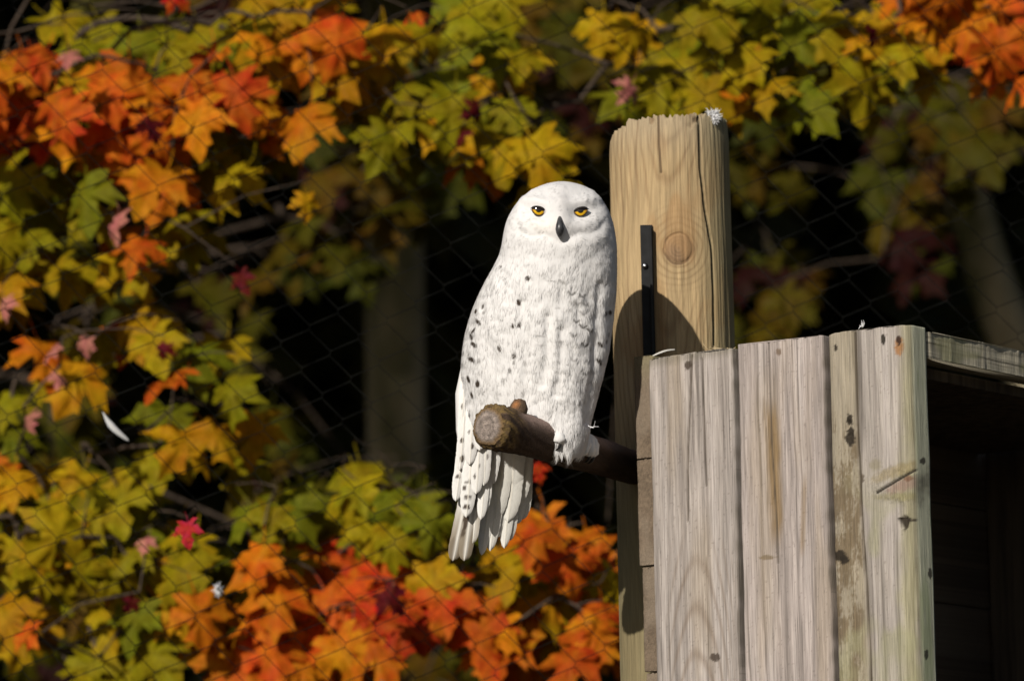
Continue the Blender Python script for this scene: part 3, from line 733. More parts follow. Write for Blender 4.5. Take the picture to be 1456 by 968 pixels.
    V = V0 + np.stack([np.cos(A), np.sin(A), np.zeros_like(A)], -1) * h[..., None]
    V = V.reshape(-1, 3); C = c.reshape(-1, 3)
    i = np.arange(na)[:, None] * nz + np.arange(nz - 1)[None]; i2 = ((np.arange(na) + 1) % na)[:, None] * nz + np.arange(nz - 1)[None]
    F = [np.stack([i, i2, i2 + 1, i + 1], -1).reshape(-1, 4)]
    tip = len(V); V = np.vstack([V, [[pc[0], PY, zt - .006]]]); C = np.vstack([C, [[.42, .34, .22]]])
    k = np.arange(na); F.append(np.stack([k * nz + nz - 1, ((k + 1) % na) * nz + nz - 1, np.full(na, tip)], -1))
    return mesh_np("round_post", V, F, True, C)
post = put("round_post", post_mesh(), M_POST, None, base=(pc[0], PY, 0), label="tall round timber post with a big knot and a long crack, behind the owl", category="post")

# black iron strap screwed to the post
ir = empty("iron_bar", W(921, 500, PY - PR - .004), label="narrow black iron angle bar screwed upright to the round post", category="bar")
ys = PY - PR * .93 - .004
zt = W(921, 320, ys)[2]; zb_ = W(921, 560, ys)[2]; xl = W(912.5, 420, ys)[0]; xr = W(930, 420, ys)[0]
box("bar_flange", (xl, ys - .001, zb_), (xr - xl, 0, 0), (0, .003, 0), (0, 0, zt - zb_), M_IRON, ir, .0006)
box("bar_web", (xr - .0055, ys - .013, zb_), (.004, 0, 0), (0, .0115, 0), (0, 0, zt - zb_ - .004), M_IRON, ir, .0006)
p = W(917, 378, ys - .003); V, F = tube([p + [0, .003, 0], p + [0, -.0005, 0], p + [0, -.003, 0]], [.0045, .0045, .002], 12)
put("screw", mesh_np("screw", V, F), M_STEEL, ir)

# ------------------------------------------------------------------ perch
PTS = [(694, 606, -.100), (722, 611, -.062), (762, 623, -.012), (805, 637, .045), (850, 648, .13), (893, 662, .26), (905, 666, .32)]
pp = np.array([W(*q) for q in PTS]); sp = np.linspace(0, 1, len(PTS)); tt = np.linspace(0, 1, 110)
Qp = np.stack([np.interp(tt, sp, pp[:, k]) for k in range(3)], -1)
for _ in range(30): Qp[1:-1] = (Qp[:-2] + Qp[2:] + 2 * Qp[1:-1]) / 4
def perch_mesh():
    n = 90; k = len(Qp)
    T = np.gradient(Qp, axis=0); T /= np.linalg.norm(T, axis=1)[:, None]
    A = np.cross(T, [0, 0, 1.0]); A /= np.linalg.norm(A, axis=1)[:, None]; B = np.cross(A, T)
    an = np.arange(n) / n * 2 * np.pi
    AN, TT = np.meshgrid(an, tt, indexing='xy')
    r = np.interp(TT, [0, .12, .3, .6, 1], [.0325, .0325, .029, .027, .0245])
    ca, sa = np.cos(AN), np.sin(AN)
    r = r * (1 + .10 * (fbm(ca * 2 + 5, TT * 9 + sa * 2, 601, 3) - .5) + .22 * (fbm(ca * 9 + 9, TT * 60 + sa * 9, 603, 4) - .5) * (.4 + .6 * smooth(.3, .1, TT)))
    r = r * (1 - .18 * smooth(.03, 0, TT))
    V = Qp[:, None] + r[..., None] * (A[:, None] * ca[..., None] + B[:, None] * sa[..., None])
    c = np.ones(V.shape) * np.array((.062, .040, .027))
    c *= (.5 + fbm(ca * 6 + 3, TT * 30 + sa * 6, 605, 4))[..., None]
    c = mixc(c, (.31, .22, .185), .85 * smooth(-.05, .7, sa) * smooth(.12, .22, TT))          # sunlight on the top painted as pinkish bark, the rest kept dark as shade
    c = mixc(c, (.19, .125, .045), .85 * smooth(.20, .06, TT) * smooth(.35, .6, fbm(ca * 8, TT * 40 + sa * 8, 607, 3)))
    V = V.reshape(-1, 3); c = c.reshape(-1, 3)
    i = np.arange(k - 1)[:, None] * n; j = np.arange(n)[None]; j2 = (j + 1) % n
    F = [np.stack([i + j, i + j2, i + n + j2, i + n + j], -1).reshape(-1, 4)]
    tip = len(V); V = np.vstack([V, Qp[-1:]]); c = np.vstack([c, [[.1, .07, .05]]])
    F.append(np.stack([np.full(n, tip), (k - 1) * n + np.arange(n), (k - 1) * n + (np.arange(n) + 1) % n], -1))
    # cut face with growth rings
    rings = 16; b = len(V); VV = []; CC = []
    for q in range(rings + 1):
        f = 1 - q / rings
        ring = Qp[0] + (V[:n] - Qp[0]) * f
        ring = ring - T[0] * (.004 * (1 - f ** 4)) + T[0] * .0012 * (vnoise(np.cos(an) * 9 * f + 20, np.sin(an) * 9 * f + 20, 611) - .5)[:, None]
        VV.append(ring)
        col = np.array((.22, .18, .155)) * (.72 + .45 * (vnoise(np.array([q * 1.7]), np.array([0.0]), 613)[0])) * (.7 + .6 * vnoise(np.cos(an) * 6 * f + 7, np.sin(an) * 6 * f + 7, 615))[:, None]
        w_ = smooth(.72, .95, np.full(n, f)); CC.append(col * (1 - w_[:, None]) + np.array((.15, .095, .045)) * w_[:, None])
    V = np.vstack([V] + VV); c = np.vstack([c] + CC)
    j = np.arange(n); j2 = (j + 1) % n
    F.append(np.stack([j2, j, b + j, b + j2], -1))
    for q in range(rings): F.append(np.stack([b + q * n + j2, b + q * n + j, b + (q + 1) * n + j, b + (q + 1) * n + j2], -1))
    return mesh_np("limb", V, F, True, c)
perch = empty("perch_branch", tuple(Qp[-1]), label="thick sawn-off bark-covered branch stub the white owl stands on", category="branch")
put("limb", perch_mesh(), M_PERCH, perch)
q0 = W(731, 600, -.055); q1 = W(738, 579, -.052); q2 = W(739, 570, -.05)
V, F = tube([q0, (q0 + q1) / 2, q1, q2, q2 + [0, 0, .001]], [.017, .0145, .0125, .009, .001], 24)
V += (rng.random(V.shape) - .5) * .0018
pxk, pyk = PX(V); ck = np.ones(V.shape) * np.array((.10, .065, .04)); ck = mixc(ck, (.36, .15, .05), .9 * smooth(8, 3, np.hypot(pxk - 734, pyk - 578)) )
put("knob", mesh_np("knob", V, F, True, ck), M_PERCH, perch)

# ------------------------------------------------------------------ the owl
tab = np.array([  # photo row, left outline, right outline, centre depth, half depth, skew (left side lies further back)
    (258, 799, 799, .036, .0, 0), (261, 778, 820, .036, .030, 0), (267, 762, 837, .035, .046, 0), (277, 746, 850, .034, .060, 0), (290, 733, 861, .033, .070, 0),
    (305, 724, 868, .032, .076, 0), (320, 718, 873, .032, .079, 0), (338, 715, 876, .033, .080, 0), (352, 713, 877, .035, .081, 0), (366, 708, 877.5, .039, .083, -.02),
    (382, 700, 877.5, .044, .087, -.03), (400, 690, 877, .050, .091, -.05), (420, 680, 876, .055, .095, -.07), (440, 671, 874, .060, .098, -.1), (460, 664.5, 872, .063, .10, -.12),
    (480, 660, 869, .066, .10, -.15), (500, 657, 866, .068, .099, -.17), (520, 655.5, 862, .069, .097, -.2), (540, 655, 857, .069, .093, -.23), (560, 655, 851.5, .068, .088, -.27),
    (580, 656, 846, .067, .083, -.32), (600, 660, 841, .064, .078, -.38), (615, 668, 838, .060, .074, -.4), (628, 690, 836, .053, .068, -.38), (638, 730, 834.5, .045, .061, -.3), (646, 764, 831, .038, .052, -.1), (652, 782, 824, .032, .036, 0), (656, 804, 804, .03, 0, 0)])
ya = np.concatenate([258 + 8 * (np.linspace(0, 1, 14) ** 2), np.linspace(266, 646, 300)[1:], 656 - 10 * (np.linspace(1, 0, 12)[1:] ** 2)])
def itp(col, sq=False):
    v = np.interp(ya, tab[:, 0], tab[:, col])
    return v
hwid = (tab[:, 2] - tab[:, 1]) / 2
HW = np.sqrt(np.interp(ya, tab[:, 0], hwid ** 2)); XC = np.interp(ya, tab[:, 0], (tab[:, 1] + tab[:, 2]) / 2); HD = np.sqrt(np.interp(ya, tab[:, 0], tab[:, 4] ** 2))
YC = itp(3); SK = itp(5)
def sm1(a, k=9, it=3):
    b = a.copy(); n = len(a)
    for _ in range(it):
        c = np.convolve(np.pad(b, k // 2, mode='edge'), np.ones(k) / k, 'valid'); m_ = np.zeros(n); m_[16:n - 16] = 1; m_ = np.convolve(m_, np.ones(9) / 9, 'same'); b = b * (1 - m_) + c * m_
    return b
HW, XC, HD, YC, SK = map(sm1, (HW, XC, HD, YC, SK))
NA = 400; NR = len(ya)
# more columns on the side towards the light
phi = np.arange(NA) / NA * 2 * np.pi
phi = phi - 0.35 * np.sin(2 * phi) * 0
C_, S_ = np.cos(phi), np.sin(phi)
ex = 2 / 2.15
cx_ = np.sign(C_) * np.abs(C_) ** ex; sy_ = np.sign(S_) * np.abs(S_) ** ex
PXg = XC[:, None] + HW[:, None] * cx_[None]; PYg = np.repeat(ya[:, None], NA, 1)
Yg = YC[:, None] - HD[:, None] * sy_[None] + SK[:, None] * (PXg - XC[:, None]) * .001
FR = np.maximum(0, S_)[None] * np.ones((NR, 1))        # 1 = towards the viewer
fr = smooth(0.02, .35, FR)
def G(x, y, sx, sy=None, rot=0.0):
    sy = sy or sx; dx, dy = PXg - x, PYg - y
    c, s = math.cos(rot), math.sin(rot); u, v = c * dx + s * dy, -s * dx + c * dy
    return np.exp(-.5 * ((u / sx) ** 2 + (v / sy) ** 2))
def crease(pts, wd): return np.exp(-.5 * (seg_d(PXg, PYg, pts) / wd) ** 2)
h = np.zeros((NR, NA))
# face
h += -7.5 * G(764, 301, 13, 9, .05) - 7.5 * G(827, 301, 13, 9, -.05)
h += 6.0 * G(764, 287, 17, 4.5, .10) + 6.0 * G(828, 287, 17, 4.5, -.10)
h += 5.5 * G(796, 294, 8, 20) + 5.5 * G(796, 322, 13, 11)
h += 3.0 * G(762, 318, 15, 7) + 3.0 * G(830, 318, 15, 7)
rim = [(733, 315), (741, 330), (757, 336), (774, 333), (787, 340), (797, 345), (807, 340), (822, 332), (840, 332), (853, 325), (860, 312)]
h += -1.5 * crease(rim, 3.2) + 1.8 * crease([(738, 342), (760, 347), (790, 353), (812, 349), (838, 344), (858, 336)], 8)
h += 1.6 * crease([(731, 312), (738, 290), (752, 272)], 5) + 1.6 * crease([(862, 310), (856, 290), (842, 272)], 5)
# breast, folded wings
h += -4.5 * crease([(742, 430), (748, 480), (750, 540), (742, 590), (728, 620)], 6) - 4.0 * crease([(852, 405), (849, 470), (843, 540), (836, 600)], 4.5) + 2.0 * crease([(864, 420), (861, 480), (853, 540)], 6)
h += -4.0 * crease([(778, 450), (777, 500), (772, 545)], 5) - 3.5 * crease([(800, 470), (797, 520), (792, 560)], 5) + 2.5 * G(775, 480, 26, 34)
h += 3.0 * G(790, 385, 45, 28) - 2.0 * crease([(836, 375), (838, 420), (846, 450)], 7)
h += 3.0 * G(700, 455, 16, 40, .15) - 2.0 * crease([(684, 440), (694, 490), (706, 530)], 6)
tex = (fbm(PXg * .06, PYg * .018, 701, 3) - .5) * 5.0 * smooth(345, 430, PYg) + (fbm(PXg * .05, PYg * .04, 705, 3) - .5) * 4.0
tex += (fbm(PXg * .22, PYg * .06, 703, 3) - .5) * 0.7 * smooth(330, 400, PYg)
h = (h * fr + tex * (0.25 + .75 * fr)) * smooth(258, 268, PYg) * smooth(655, 640, PYg)
Vb = W(PXg, PYg, Yg)
def normals(V):
    a = np.roll(V, -1, 1) - np.roll(V, 1, 1); b = np.gradient(V, axis=0)
    n_ = np.cross(b, a); n_ /= np.linalg.norm(n_, axis=2)[..., None] + 1e-12
    return n_
Nb = normals(Vb)
if np.mean(Nb[:, NA // 4, 1]) > 0: Nb = -Nb
Vb = Vb + Nb * (h * .001)[..., None]
# scalloped hem of the leg feathering
hem = (vnoise(PXg * .11, PXg * 0, 707) - .45) * 12 * smooth(632, 650, PYg)
Vb[..., 2] -= hem * .001
Nb = normals(Vb)
if np.mean(Nb[:, NA // 4, 1]) > 0: Nb = -Nb
# plumage colour: warm white with dark flecks
white = np.array((.665, .65, .64))
Cb = np.ones(Vb.shape) * white
Cb *= (.97 + .05 * fbm(PXg * .05, PYg * .03, 711, 3))[..., None]
Cb = mixc(Cb, (.46, .44, .44), .40 * fr * (G(796, 282, 10, 18) + G(812, 322, 18, 8) * .8 + G(796, 310, 8, 14) * .7).clip(0, 1))
Cb = mixc(Cb, (.80, .74, .66), .5 * fr * G(776, 320, 16, 8))
Cb = mixc(Cb, (.10, .085, .075), .85 * fr * smooth(.55, .9, (G(766, 299, 10.5, 6.0) + G(825.5, 299.5, 10.5, 6.0))))
flecks = [  # x, y, half width, half height, turn, darkness
    (750.5, 396, 2.4, 2.4, 0, .85), (736.5, 430, 2, 3.4, -.3, .9), (728.5, 463, 1.4, 3, -.2, .85), (737.5, 462, 1.4, 3, -.2, .8), (709.5, 496, 1.5, 3.4, -.3, .9), (729.5, 506.5, 2, 2.8, 0, .85), (730, 515.5, 1.3, 2.4, 0, .5),
    (745, 517, 1.2, 3.2, 0, .35), (724.5, 527, 1.5, 2.5, 0, .35), (677, 424, 2.6, 1.2, -.5, .8), (686.5, 436, 1.2, 2.6, .3, .7), (677, 443, 1.8, 2.4, .2, .9), (688, 445, 1.6, 2, 0, .45), (680, 458, 1.6, 3.8, -.7, .95),
    (673, 470, 1.2, 4, .7, .9), (669.5, 479, 1.6, 3.2, -.3, .95), (673.5, 490, 1.9, 4, -.9, .95), (670, 511, 2.2, 4.2, -1.1, 1), (680.5, 513, 1.6, 2.6, .2, .35), (658, 503, 1, 3.2, .1, .8), (656.5, 519, 1.4, 2.4, 0, .9), (664.8, 468, 1, 2, 0, .5),
    (666, 539, 1.5, 4, -.3, .95), (679.5, 545.5, 2.3, 3.8, -.1, 1), (670, 562, 1.3, 3.8, -.35, .9), (658, 578, 1, 4.5, 0, .5), (666.5, 594, 1.4, 4.5, .3, .8), (714.5, 540, 1.5, 2.4, 0, .35), (725, 527, 1.3, 2.8, 0, .4), (742, 561, 2.2, 3, 0, .35), (656, 555, .9, 3, 0, .4), (712, 379, 1.4, 1.4, 0, .6), (736, 378, 1.4, 1.2, 0, .2),
    (861.5, 445.5, 1.8, 2.2, 0, .75), (867.5, 444.5, 1.8, 2.4, 0, .95), (863.5, 476, 1.2, 2.8, .3, .5), (853.5, 490, 1.3, 3.2, -.5, .85), (860.5, 486, 1.1, 2.4, .2, .5), (852, 514.5, 1.3, 3.8, -.35, .9), (851, 552, .9, 3, 0, .4), (823.5, 574, 1.3, 3.4, .35, .65),
    (793, 438.5, 3.2, 1, 0, .25), (794, 456, 3.5, 1, 0, .28), (796, 486, 5, 1.2, 0, .35), (768, 478, 6, .9, .1, .35), (770, 491, 4, .9, 0, .25), (790, 503, 3.5, 1, -.1, .25), (752, 504, 1.5, 3, 0, .2), (766, 510, 3, 1.5, 0, .15), (784, 400, 5, 1, .1, .4), (799, 401, 4.5, 1.6, .6, .4), (783.5, 383, 1.2, 3, .3, .2), (810, 402, 2.5, .8, 0, .2)]
for (x, y, a_, b_, r_, dk) in flecks:
    q = G(x, y, a_ * .95, b_ * .95, r_); Cb = mixc(Cb, (.045, .033, .024), np.clip(dk * fr * smooth(.12, .55, q) * 1.25, 0, 1))
chev = [(813, 418, .65), (828, 421, .75), (821, 432, .5), (833.5, 433, .6), (830, 446, .45), (838.5, 454, .4), (820, 457, .75), (829.5, 465, .9), (839.5, 470.5, .95), (816, 477, .7), (832, 491, .95), (824, 491, .35), (837, 498, .4), (816, 512, .45), (836, 514, .45), (832, 531, .75), (788, 543, .45), (817, 544, .3), (831, 557, .3), (795, 572, .25), (812, 573, .3), (803, 577, .25), (780, 586, .2), (812, 593, .2), (826, 592, .2), (838, 545, .3), (800, 560, .2), (845, 530, .3), (770, 560, .15), (815, 432, .4), (840, 435, .3), (826, 540, .3), (806, 530, .25), (815, 556, .2), (824, 583, .2)]
for (x, y, dk) in chev:
    d = seg_d(PXg, PYg, [(x - 5, y - 3.2), (x - 1, y + 1.2), (x + .6, y + 1.2), (x + 4.4, y - 1.6)])
    Cb = mixc(Cb, (.05, .04, .032), dk * fr * smooth(2.3, .6, d))
idx = np.arange(NR - 1)[:, None] * NA; j = np.arange(NA)[None]; j2 = (j + 1) % NA
Fb = np.stack([idx + j, idx + NA + j, idx + NA + j2, idx + j2], -1).reshape(-1, 4)
footp = W(800, 655, .02)
owl = empty("owl", tuple(footp), label="white snowy owl with yellow eyes and dark flecks, standing on the sawn-off branch", category="owl")
put("body", mesh_np("body", Vb.reshape(-1, 3), [Fb], True, Cb.reshape(-1, 3)), M_PLUME, owl)

# fine plumage lying over the body
def plumage():
    n = 64000; r = np.random.default_rng(77)
    wgt = (HW[:, None] * np.ones((1, NA)) * np.gradient(ya)[:, None]).ravel(); wgt /= wgt.sum()
    k = r.choice(NR * NA, n, p=wgt); i, jj = k // NA, k % NA
    P = Vb[i, jj] + r.normal(0, .0004, (n, 3)) - Nb[i, jj] * .0004; Nn = Nb[i, jj]; col = Cb[i, jj]; px, py = PXg[i, jj], PYg[i, jj]; f = FR[i, jj]
    dn = np.array([0, 0, -1.0]) + r.normal(0, .16, (n, 3)) + np.stack([(fbm(px * .05, py * .02, 721, 2) - .5) * .9, 0 * px, 0 * px], -1)
    face = (f > .15) & (py < 342)
    ex_ = np.where(px < 796, 766, 826)
    rad = np.stack([(px - 796) * .6 + (px - ex_) * .5, 0 * px, -(py - 312) * 1.0], -1); rad /= np.linalg.norm(rad, axis=1)[:, None] + 1e-6
    dn = np.where(face[:, None], rad + r.normal(0, .2, (n, 3)), dn)
    top = (~face) & (py < 300); dn = np.where(top[:, None], dn + np.stack([0 * px, 1.0 + 0 * px, 0 * px], -1), dn)
    T = dn - Nn * np.sum(dn * Nn, 1)[:, None]; T /= np.linalg.norm(T, axis=1)[:, None] + 1e-9
    B = np.cross(Nn, T)
    L = r.uniform(.7, 1.3, n) * np.interp(py, [258, 330, 350, 400, 640], [.0045, .0045, .006, .0085, .010]) * np.where(py > 600, 1.2, 1.0)
    near_eye = np.minimum(np.hypot((px - 766) / 1.3, py - 298), np.hypot((px - 825.5) / 1.3, py - 299)) < 11
    dark = col[:, 0] < .5
    keep = ~(near_eye & face) & ~((np.abs(px - 796) < 10) & (py > 304) & (py < 342) & (f > .2))
    lift = r.uniform(.015, .065, n) * L
    wd = r.uniform(.0003, .0007, n)
    a0 = P - B * wd[:, None]; a1 = P + B * wd[:, None]
    mid = P + T * (L * .55)[:, None] + Nn * (lift * .8)[:, None]
    b0 = mid - B * (wd * .8)[:, None]; b1 = mid + B * (wd * .8)[:, None]
    tip = P + T * L[:, None] + Nn * lift[:, None]
    stp = np.gradient(ya)[i] * .001
    row = lambda q: Cb[np.clip((i + np.where(face, 0, q * L / stp)).astype(int), 0, NR - 1), jj]
    cm, ct = row(.55), row(1.0)
    V = np.stack([a0, a1, b1, b0, tip], 1)[keep]; c = np.stack([col, col, cm, cm, ct], 1)[keep]; m_ = len(V)
    nr = Nn[keep] * .87 + (.13 * r.normal(0, .5, (n, 3)))[keep]; nr /= np.linalg.norm(nr, axis=1)[:, None]
    o = np.arange(m_)[:, None] * 5
    me = mesh_np("plumage", V.reshape(-1, 3), [o + np.array([[1, 0, 3, 2]]), o + np.array([[2, 3, 4]])], True, c.reshape(-1, 3))
    me.normals_split_custom_set_from_vertices([tuple(v) for v in np.repeat(nr, 5, 0)])
    return me
put("plumage", plumage(), M_PLUME, owl, kind="stuff")

# long feathers: wing and tail
def feather(name, base, tip, width, parent, col=(.67, .655, .63), tipcol=None, bars=(), bow=.006, round_=.5, nrm=(0.15, -1, 0.1), seed=0, base_w=.45, bend=0.0):
    base, tip = np.array(base), np.array(tip); ax = tip - base; L = np.linalg.norm(ax); ax /= L
    n0 = np.array(nrm, float); n0 -= ax * np.dot(n0, ax); n0 /= np.linalg.norm(n0); sd = np.cross(ax, n0)
    nt_, nw = 46, 15
    t = np.linspace(0, 1, nt_); s = np.linspace(-1, 1, nw)
    Tt, Ss = np.meshgrid(t, s, indexing='ij')
    w = width * .5 * np.minimum(1, base_w + 2.2 * Tt) * np.sqrt(np.clip(1 - np.clip((Tt - (1 - round_ * .45)) / (round_ * .45), 0, 1) ** 2.2, 0.0004, 1))
    fray = (vnoise(Tt * 40, Ss * 0 + seed, 730 + seed) - .5) * .10 * np.abs(Ss)
    P = base + (Tt * L)[..., None] * ax + (Ss * w * (1 + fray))[..., None] * sd
    P = P + sd * (bend * np.sin(Tt * np.pi * 1.15))[..., None]
    P = P + n0 * (bow * np.sin(Tt * np.pi) * 1.0 - .0022 * Ss ** 2 * (width / .02) + .0008 * np.exp(-(Ss / .08) ** 2))[..., None]
    c = np.ones(P.shape) * np.array(col); c *= (.93 + .12 * vnoise(Tt * 70 + Ss * 6, Ss * 3, 740 + seed))[..., None]
    if tipcol is not None: c = mixc(c, tipcol, smooth(.30, .85, Tt + .12 * (vnoise(Ss * 3, Tt * 8, 750 + seed) - .5)) * (1 - .75 * np.exp(-(Ss / .25) ** 2)))
    for (bt, bs, bw, bh, dk) in bars:
        q = ((Tt - bt - .02 * np.abs(Ss - bs)) / bh) ** 2 + ((Ss - bs) / bw) ** 2 + .5 * (vnoise(Tt * 60, Ss * 6, 760 + seed) - .5)
        c = mixc(c, (.045, .03, .02), dk * smooth(1.2, .7, q))
    c = mixc(c, (.70, .66, .58), .8 * np.exp(-(Ss / .07) ** 2))
    V = P.reshape(-1, 3); i = np.arange(nt_ - 1)[:, None] * nw + np.arange(nw - 1)[None]
    F = np.stack([i, i + 1, i + nw + 1, i + nw], -1).reshape(-1, 4)
    return put(name, mesh_np(name, V, [F], True, c.reshape(-1, 3)), M_FEATHER, parent)
def fw(parent, x0, y0, d0, x1, y1, d1, w, **k):
    return feather("feather", W(x0, y0, d0), W(x1, y1, d1), w * .001, parent, **k)
# tail, behind
tail = put("tail", tube([W(735, 600, .09), W(722, 650, .095), W(712, 690, .098)], [.03, .03, .016], 20)[0:1] and mesh_np("tail", *tube([W(738, 590, .11), W(728, 630, .118), W(718, 690, .122)], [.03, .028, .008], 20), True, (.76, .74, .70)), M_PLUME, owl)
for i, (x0, y0, x1, y1, w, d) in enumerate([(748, 610, 744, 738, 24, .120), (742, 610, 737, 744, 22, .114), (738, 610, 726, 768, 18, .110), (732, 610, 717, 779, 20, .105), (722, 612, 708, 764, 24, .101), (716, 612, 697, 783, 22, .096), (708, 612, 685, 789, 20, .093),
        (736, 605, 722, 742, 32, .098), (722, 605, 704, 738, 32, .090), (748, 605, 738, 716, 28, .106), (706, 615, 684, 760, 22, .094), (735, 600, 726, 700, 34, .092), (720, 600, 708, 690, 30, .086)]):
    fw(tail, x0, y0, d, x1, y1, d + .012, w, seed=i, col=(.67, .655, .61), bow=.004, round_=.75)
# folded wing
wing = put("wing", mesh_np("wing", *tube([W(672, 500, .085), W(668, 560, .085), W(670, 610, .085), W(672, 650, .087), W(668, 690, .09)], [.012, .021, .022, .018, .006], 24), True, (.66, .648, .63)), M_PLUME, owl)
WG = [  # x0,y0,x1,y1,width,depth,bars,tipcolour
    (676, 640, 644, 797, 21, .078, [(.9, .5, .5, .1, .3)], (.22, .18, .13)), (681, 640, 660, 797, 21, .074, [(.62, .55, .4, .10, .95), (.75, .7, .3, .05, .8)], (.20, .165, .12)),
    (687, 630, 672, 772, 15, .076, [(.55, .3, .5, .12, .8)], (.5, .46, .4)), (694, 610, 684, 738, 16, .068, [(.45, .2, .3, .03, .7)], None), (700, 600, 689, 728, 15, .072, [], None), (704, 590, 700, 688, 16, .076, [], None), (709, 600, 704, 672, 12, .078, [], None),
    (664, 590, 648, 712, 17, .064, [(.55, -.2, .35, .035, .9), (.72, .2, .4, .03, .9)], None), (674, 590, 663, 735, 22, .058, [(.66, -.1, .7, .022, .75), (.72, .55, .25, .03, .9), (.8, 0, .6, .022, .9), (.9, .1, .6, .03, .95), (.45, .3, .25, .03, .7)], None),
    (684, 580, 677, 702, 19, .056, [(.5, .1, .25, .03, .9), (.8, .4, .2, .03, .85), (.68, -.2, .15, .03, .6)], None), (692, 570, 688, 690, 18, .060, [(.66, -.4, .2, .035, .7), (.8, 0, .15, .03, .5)], None),
    (662, 560, 654, 668, 15, .058, [(.62, .1, .4, .04, .95), (.85, -.2, .5, .05, .95)], None), (672, 560, 668, 660, 18, .052, [(.75, -.2, .3, .045, .95), (.55, .4, .2, .03, .7)], None), (660, 530, 655, 628, 12, .062, [(.5, .2, .3, .04, .8), (.75, -.1, .3, .04, .7)], None), (684, 560, 682, 640, 18, .05, [(.6, .3, .2, .04, .5)], None)]
for i, (x0, y0, x1, y1, w, d, bars, tc_) in enumerate(WG):
    fw(wing, x0, y0, d + .012, x1, y1, d, w, seed=20 + i, bars=bars, tipcol=tc_, bow=.005, round_=.55 if y1 < 750 else .34)
# eyes
def eye(x, y, yaw):
    # find the face surface
    k = np.argmin((PXg - x) ** 2 + (PYg - y) ** 2 + np.where(FR > .3, 0, 1e6)); s = Vb.reshape(-1, 3)[k]
    nu, nv = 30, 20; u = np.linspace(-1, 1, nu); v = np.linspace(0, 1, nv)
    U, Vv = np.meshgrid(u, v, indexing='ij')
    hw_ = 10.2
    up = -4.6 * (1 - np.abs(U + .1 * yaw) ** 2.6) + 1.4 * U * yaw; lo = 7.6 * (1 - np.abs(U) ** 2.0) + .8 * U * yaw
    yy = up + (lo - up) * Vv; xx = U * hw_
    dep = -.0012 - .0042 * (1 - np.clip((xx / 12) ** 2 + (yy / 12) ** 2, 0, 1))
    P = W(x + xx, y + yy, s[1] + dep)
    rr = np.hypot(xx, yy + 1.2)
    c = np.ones(P.shape) * np.array((.62, .36, .012)); c *= (.72 + .5 * vnoise(np.arctan2(yy, xx) * 12, rr * .2, 801))[..., None]
    c = mixc(c, (.30, .13, .01), smooth(6.2, 8.6, rr)); c = mixc(c, (.003, .003, .003), smooth(5.0, 4.0, rr))
    c = mixc(c, (.012, .008, .006), np.clip(smooth(.52, .36, Vv) + smooth(.86, 1.0, np.abs(U)), 0, 1)); c = mixc(c, (.02, .012, .008), smooth(.90, 1.0, Vv))
    i = np.arange(nu - 1)[:, None] * nv + np.arange(nv - 1)[None]
    F = np.stack([i, i + 1, i + nv + 1, i + nv], -1).reshape(-1, 4)
    e = put("eye", mesh_np("eye", P.reshape(-1, 3), [F], True, c.reshape(-1, 3)), M_EYE, owl)
    # eyelids: dark rims round the opening, the upper one heavy
    for nm, arr, r0 in (("upper_eyelid", up[:, 0], .0016), ("lower_eyelid", lo[:, 0], .0008)):
        pth = W(x + u * hw_ * 1.04, y + arr, s[1] - .0024 - .0028 * (1 - u ** 2)); pth[0] = W(x - hw_ * 1.15, y + arr[0], s[1] - .0004); pth[-1] = W(x + hw_ * 1.15, y + arr[-1], s[1] - .0004)
        V, F = tube(pth, np.interp(np.abs(u), [0, .8, 1], [r0, r0, r0 * .3]), 8); put(nm, mesh_np(nm, V, F), M_LID, e)
M_EYE = mat_tint("eye_glossy", 0.08, 0.0, (200, 200, 200), 0.05, 0.5)
M_LID = mat_noise("eyelid_skin", (.01, .008, .007), (.02, .016, .014), (200, 200, 200), 0.5, 0.0)
M_BEAK = mat_noise("horn_beak", (.02, .02, .022), (.06, .06, .062), (150, 150, 60), 0.35, 0.1, .001, .4)
eye(766.0, 299, 1); eye(825.5, 300, -1)
# beak: hooked, half hidden among bristles
k = np.argmin((PXg - 796) ** 2 + (PYg - 322) ** 2 + np.where(FR > .3, 0, 1e6)); sy = Vb.reshape(-1, 3)[k][1]
def face_y(y): return Vb.reshape(-1, 3)[np.argmin((PXg - 796) ** 2 + (PYg - y) ** 2 + np.where(FR > .3, 0, 1e6))][1]
bp = [W(796, y, face_y(y) + o_) for y, o_ in ((308, .003), (314, -.0015), (320, -.0042), (326, -.0055), (331, -.0058), (335, -.0050), (340, -.0015))]
V, F = tube(bp, [.0025, .004, .0056, .0064, .0054, .0036, .0006], 18); put("beak", mesh_np("beak", V, F), M_BEAK, owl)
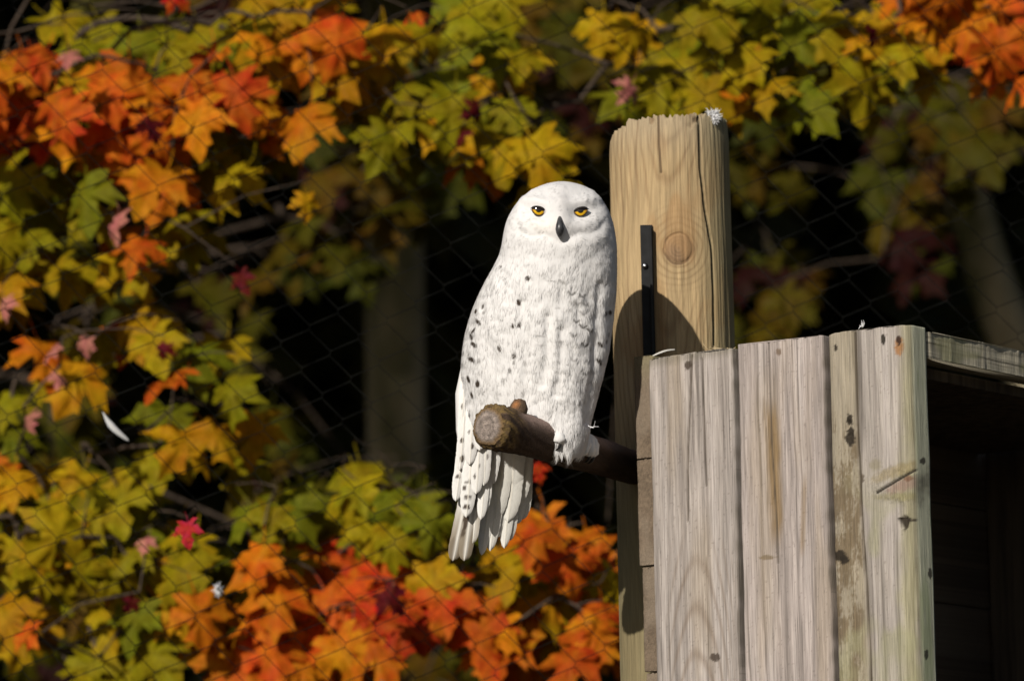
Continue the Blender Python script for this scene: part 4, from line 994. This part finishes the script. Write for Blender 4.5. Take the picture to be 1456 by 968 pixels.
# feathered feet with black claws gripping the perch
M_CLAW = mat_noise("black_claw", (.008, .008, .008), (.02, .02, .02), (90, 90, 90), .3, 0.0, spec=.5)
def perch_pt(t, ang, off):
    i = int(t * (len(Qp) - 1)); T = Qp[min(i + 1, len(Qp) - 1)] - Qp[i - 1]; T /= np.linalg.norm(T); A = np.cross(T, [0, 0, 1.0]); A /= np.linalg.norm(A); B = np.cross(A, T)
    rr = .0275 + off
    return Qp[i] + rr * (A * math.cos(ang) + B * math.sin(ang))
for (t0, up_, dts, a_end, a_start) in ((.385, W(772, 596, .09), (-.016, .010), -14, 12), (.53, W(812, 600, .07), (-.035, 0, .02), -25, 40)):
    ft = put("foot", mesh_np("foot", *tube([up_, perch_pt(t0, R(105), .008), perch_pt(t0, R(88), .0)], [.010, .010, .006], 16), True, (.66, .648, .635)), M_PLUME, owl)
    for dt in dts:
        pth = [perch_pt(t0 + dt * (.4 + .6 * s_), R(a_start + (a_end - a_start) * s_), .004) for s_ in np.linspace(0, 1, 7)]
        V, F = tube(pth, [.004, .007, .0085, .009, .009, .008, .004], 12); V += (rng.random(V.shape) - .5) * .0022
        toe = put("toe", mesh_np("toe", V, F, True, (.66, .648, .635)), M_PLUME, ft)
        pth = [perch_pt(t0 + dt, R(a_end + 6 - 26 * s_), .006 + .003 * math.sin(3 * s_) - .004 * s_) for s_ in np.linspace(0, 1, 6)]
        V, F = tube(pth, [.0026, .0026, .0023, .0018, .0012, .0004], 10); put("claw", mesh_np("claw", V, F), M_CLAW, toe)

# ------------------------------------------------------------------ small things: feathers, a fallen leaf, straw
def down(name, x, y, Y, size, n, lab, seed, cat="feather", stretch=(1, 1, 1)):
    r = np.random.default_rng(seed); c = W(x, y, Y); g = Geo()
    for i in range(n):
        d = r.normal(size=3) * np.array(stretch); d /= np.linalg.norm(d); L = size * r.uniform(.5, 1.0) * np.linalg.norm(d * np.array(stretch))
        mid = c + d * L * .5 + r.normal(size=3) * size * .12; e = c + d * L + r.normal(size=3) * size * .2
        V, F = tube([c + r.normal(size=3) * size * .1, mid, e], [.0007, .0006, .0002], 4, False); g.add(V, F)
    put(name, g.mesh(name), M_DOWN, None, base=c, label=lab, category=cat)
down("down_feather", 1015, 166, PY - PR + .03, .014, 260, "small fluffy white down tuft stuck on top of the round post", 1)
down("down_feather", 310, 838, FY + .02, .013, 120, "small fluffy white down feather caught in the netting near the red leaf", 2, stretch=(.6, .6, 1))
down("down_feather", 842, 607, -.01,   .010, 4, "wispy white down strand by the owl's leg on the perch", 3)
down("down_feather", 1227, 463, -.12, .009, 8, "wispy white down strand on top of the third hutch plank", 4)
fo = empty("white_feather", W(146, 586, FY), label="slim white feather caught slantwise in the wire netting", category="feather")
feather("vane", W(146, 585, FY - .012), W(182, 628, FY - .012), .0105, fo, col=(.40, .40, .40), bow=.006, round_=1.8, seed=60, base_w=.12, bend=.005)
fo = empty("white_feather", W(930, 505, .10), label="slim pale feather lying on top of the hutch beside the iron bar", category="feather")
feather("vane", W(926, 507, .11), W(960, 497, .12), .006, fo, col=(.42, .41, .38), bow=.004, round_=1.8, base_w=.12, bend=.002, nrm=(0, -.5, 1), seed=61)
fl_ = bpy.data.objects.new("fallen_leaf", LEAVES[3]); COL.objects.link(fl_); p = W(266, 758, FY - .02)
fl_.matrix_world = Matrix.Translation(Vector(p)) @ leaf_rot((.05, -.2, -1), (-.35, -.9, .2)).to_4x4() @ Matrix.Scale(.045, 4); fl_.color = (.42, .022, .022, 1)
fl_["label"] = "small bright red maple leaf caught in the wire netting"; fl_["category"] = "leaf"
g = Geo(); r = np.random.default_rng(9)
for i in range(16):
    x = r.uniform(985, 1030); b = on_plane(x, np.interp(x, [926, 1046], [511, 493]) - 1, O, NF) + Bd * r.uniform(.004, .03)
    d = np.array([r.normal(0, 1), r.normal(0, .6), r.uniform(.05, .5)]); d /= np.linalg.norm(d)
    V, F = tube([b, b + d * r.uniform(.008, .018)], [.0008, .0004], 5); g.add(V, F)
put("straw_wisp", g.mesh("straw_wisp"), M_STRAW, None, base=on_plane(1005, 500, O, NF), label="few short dry straws lying on top of the first hutch plank", category="straw")

for o in sc.objects:
    if "_b" in o: del o["_b"]
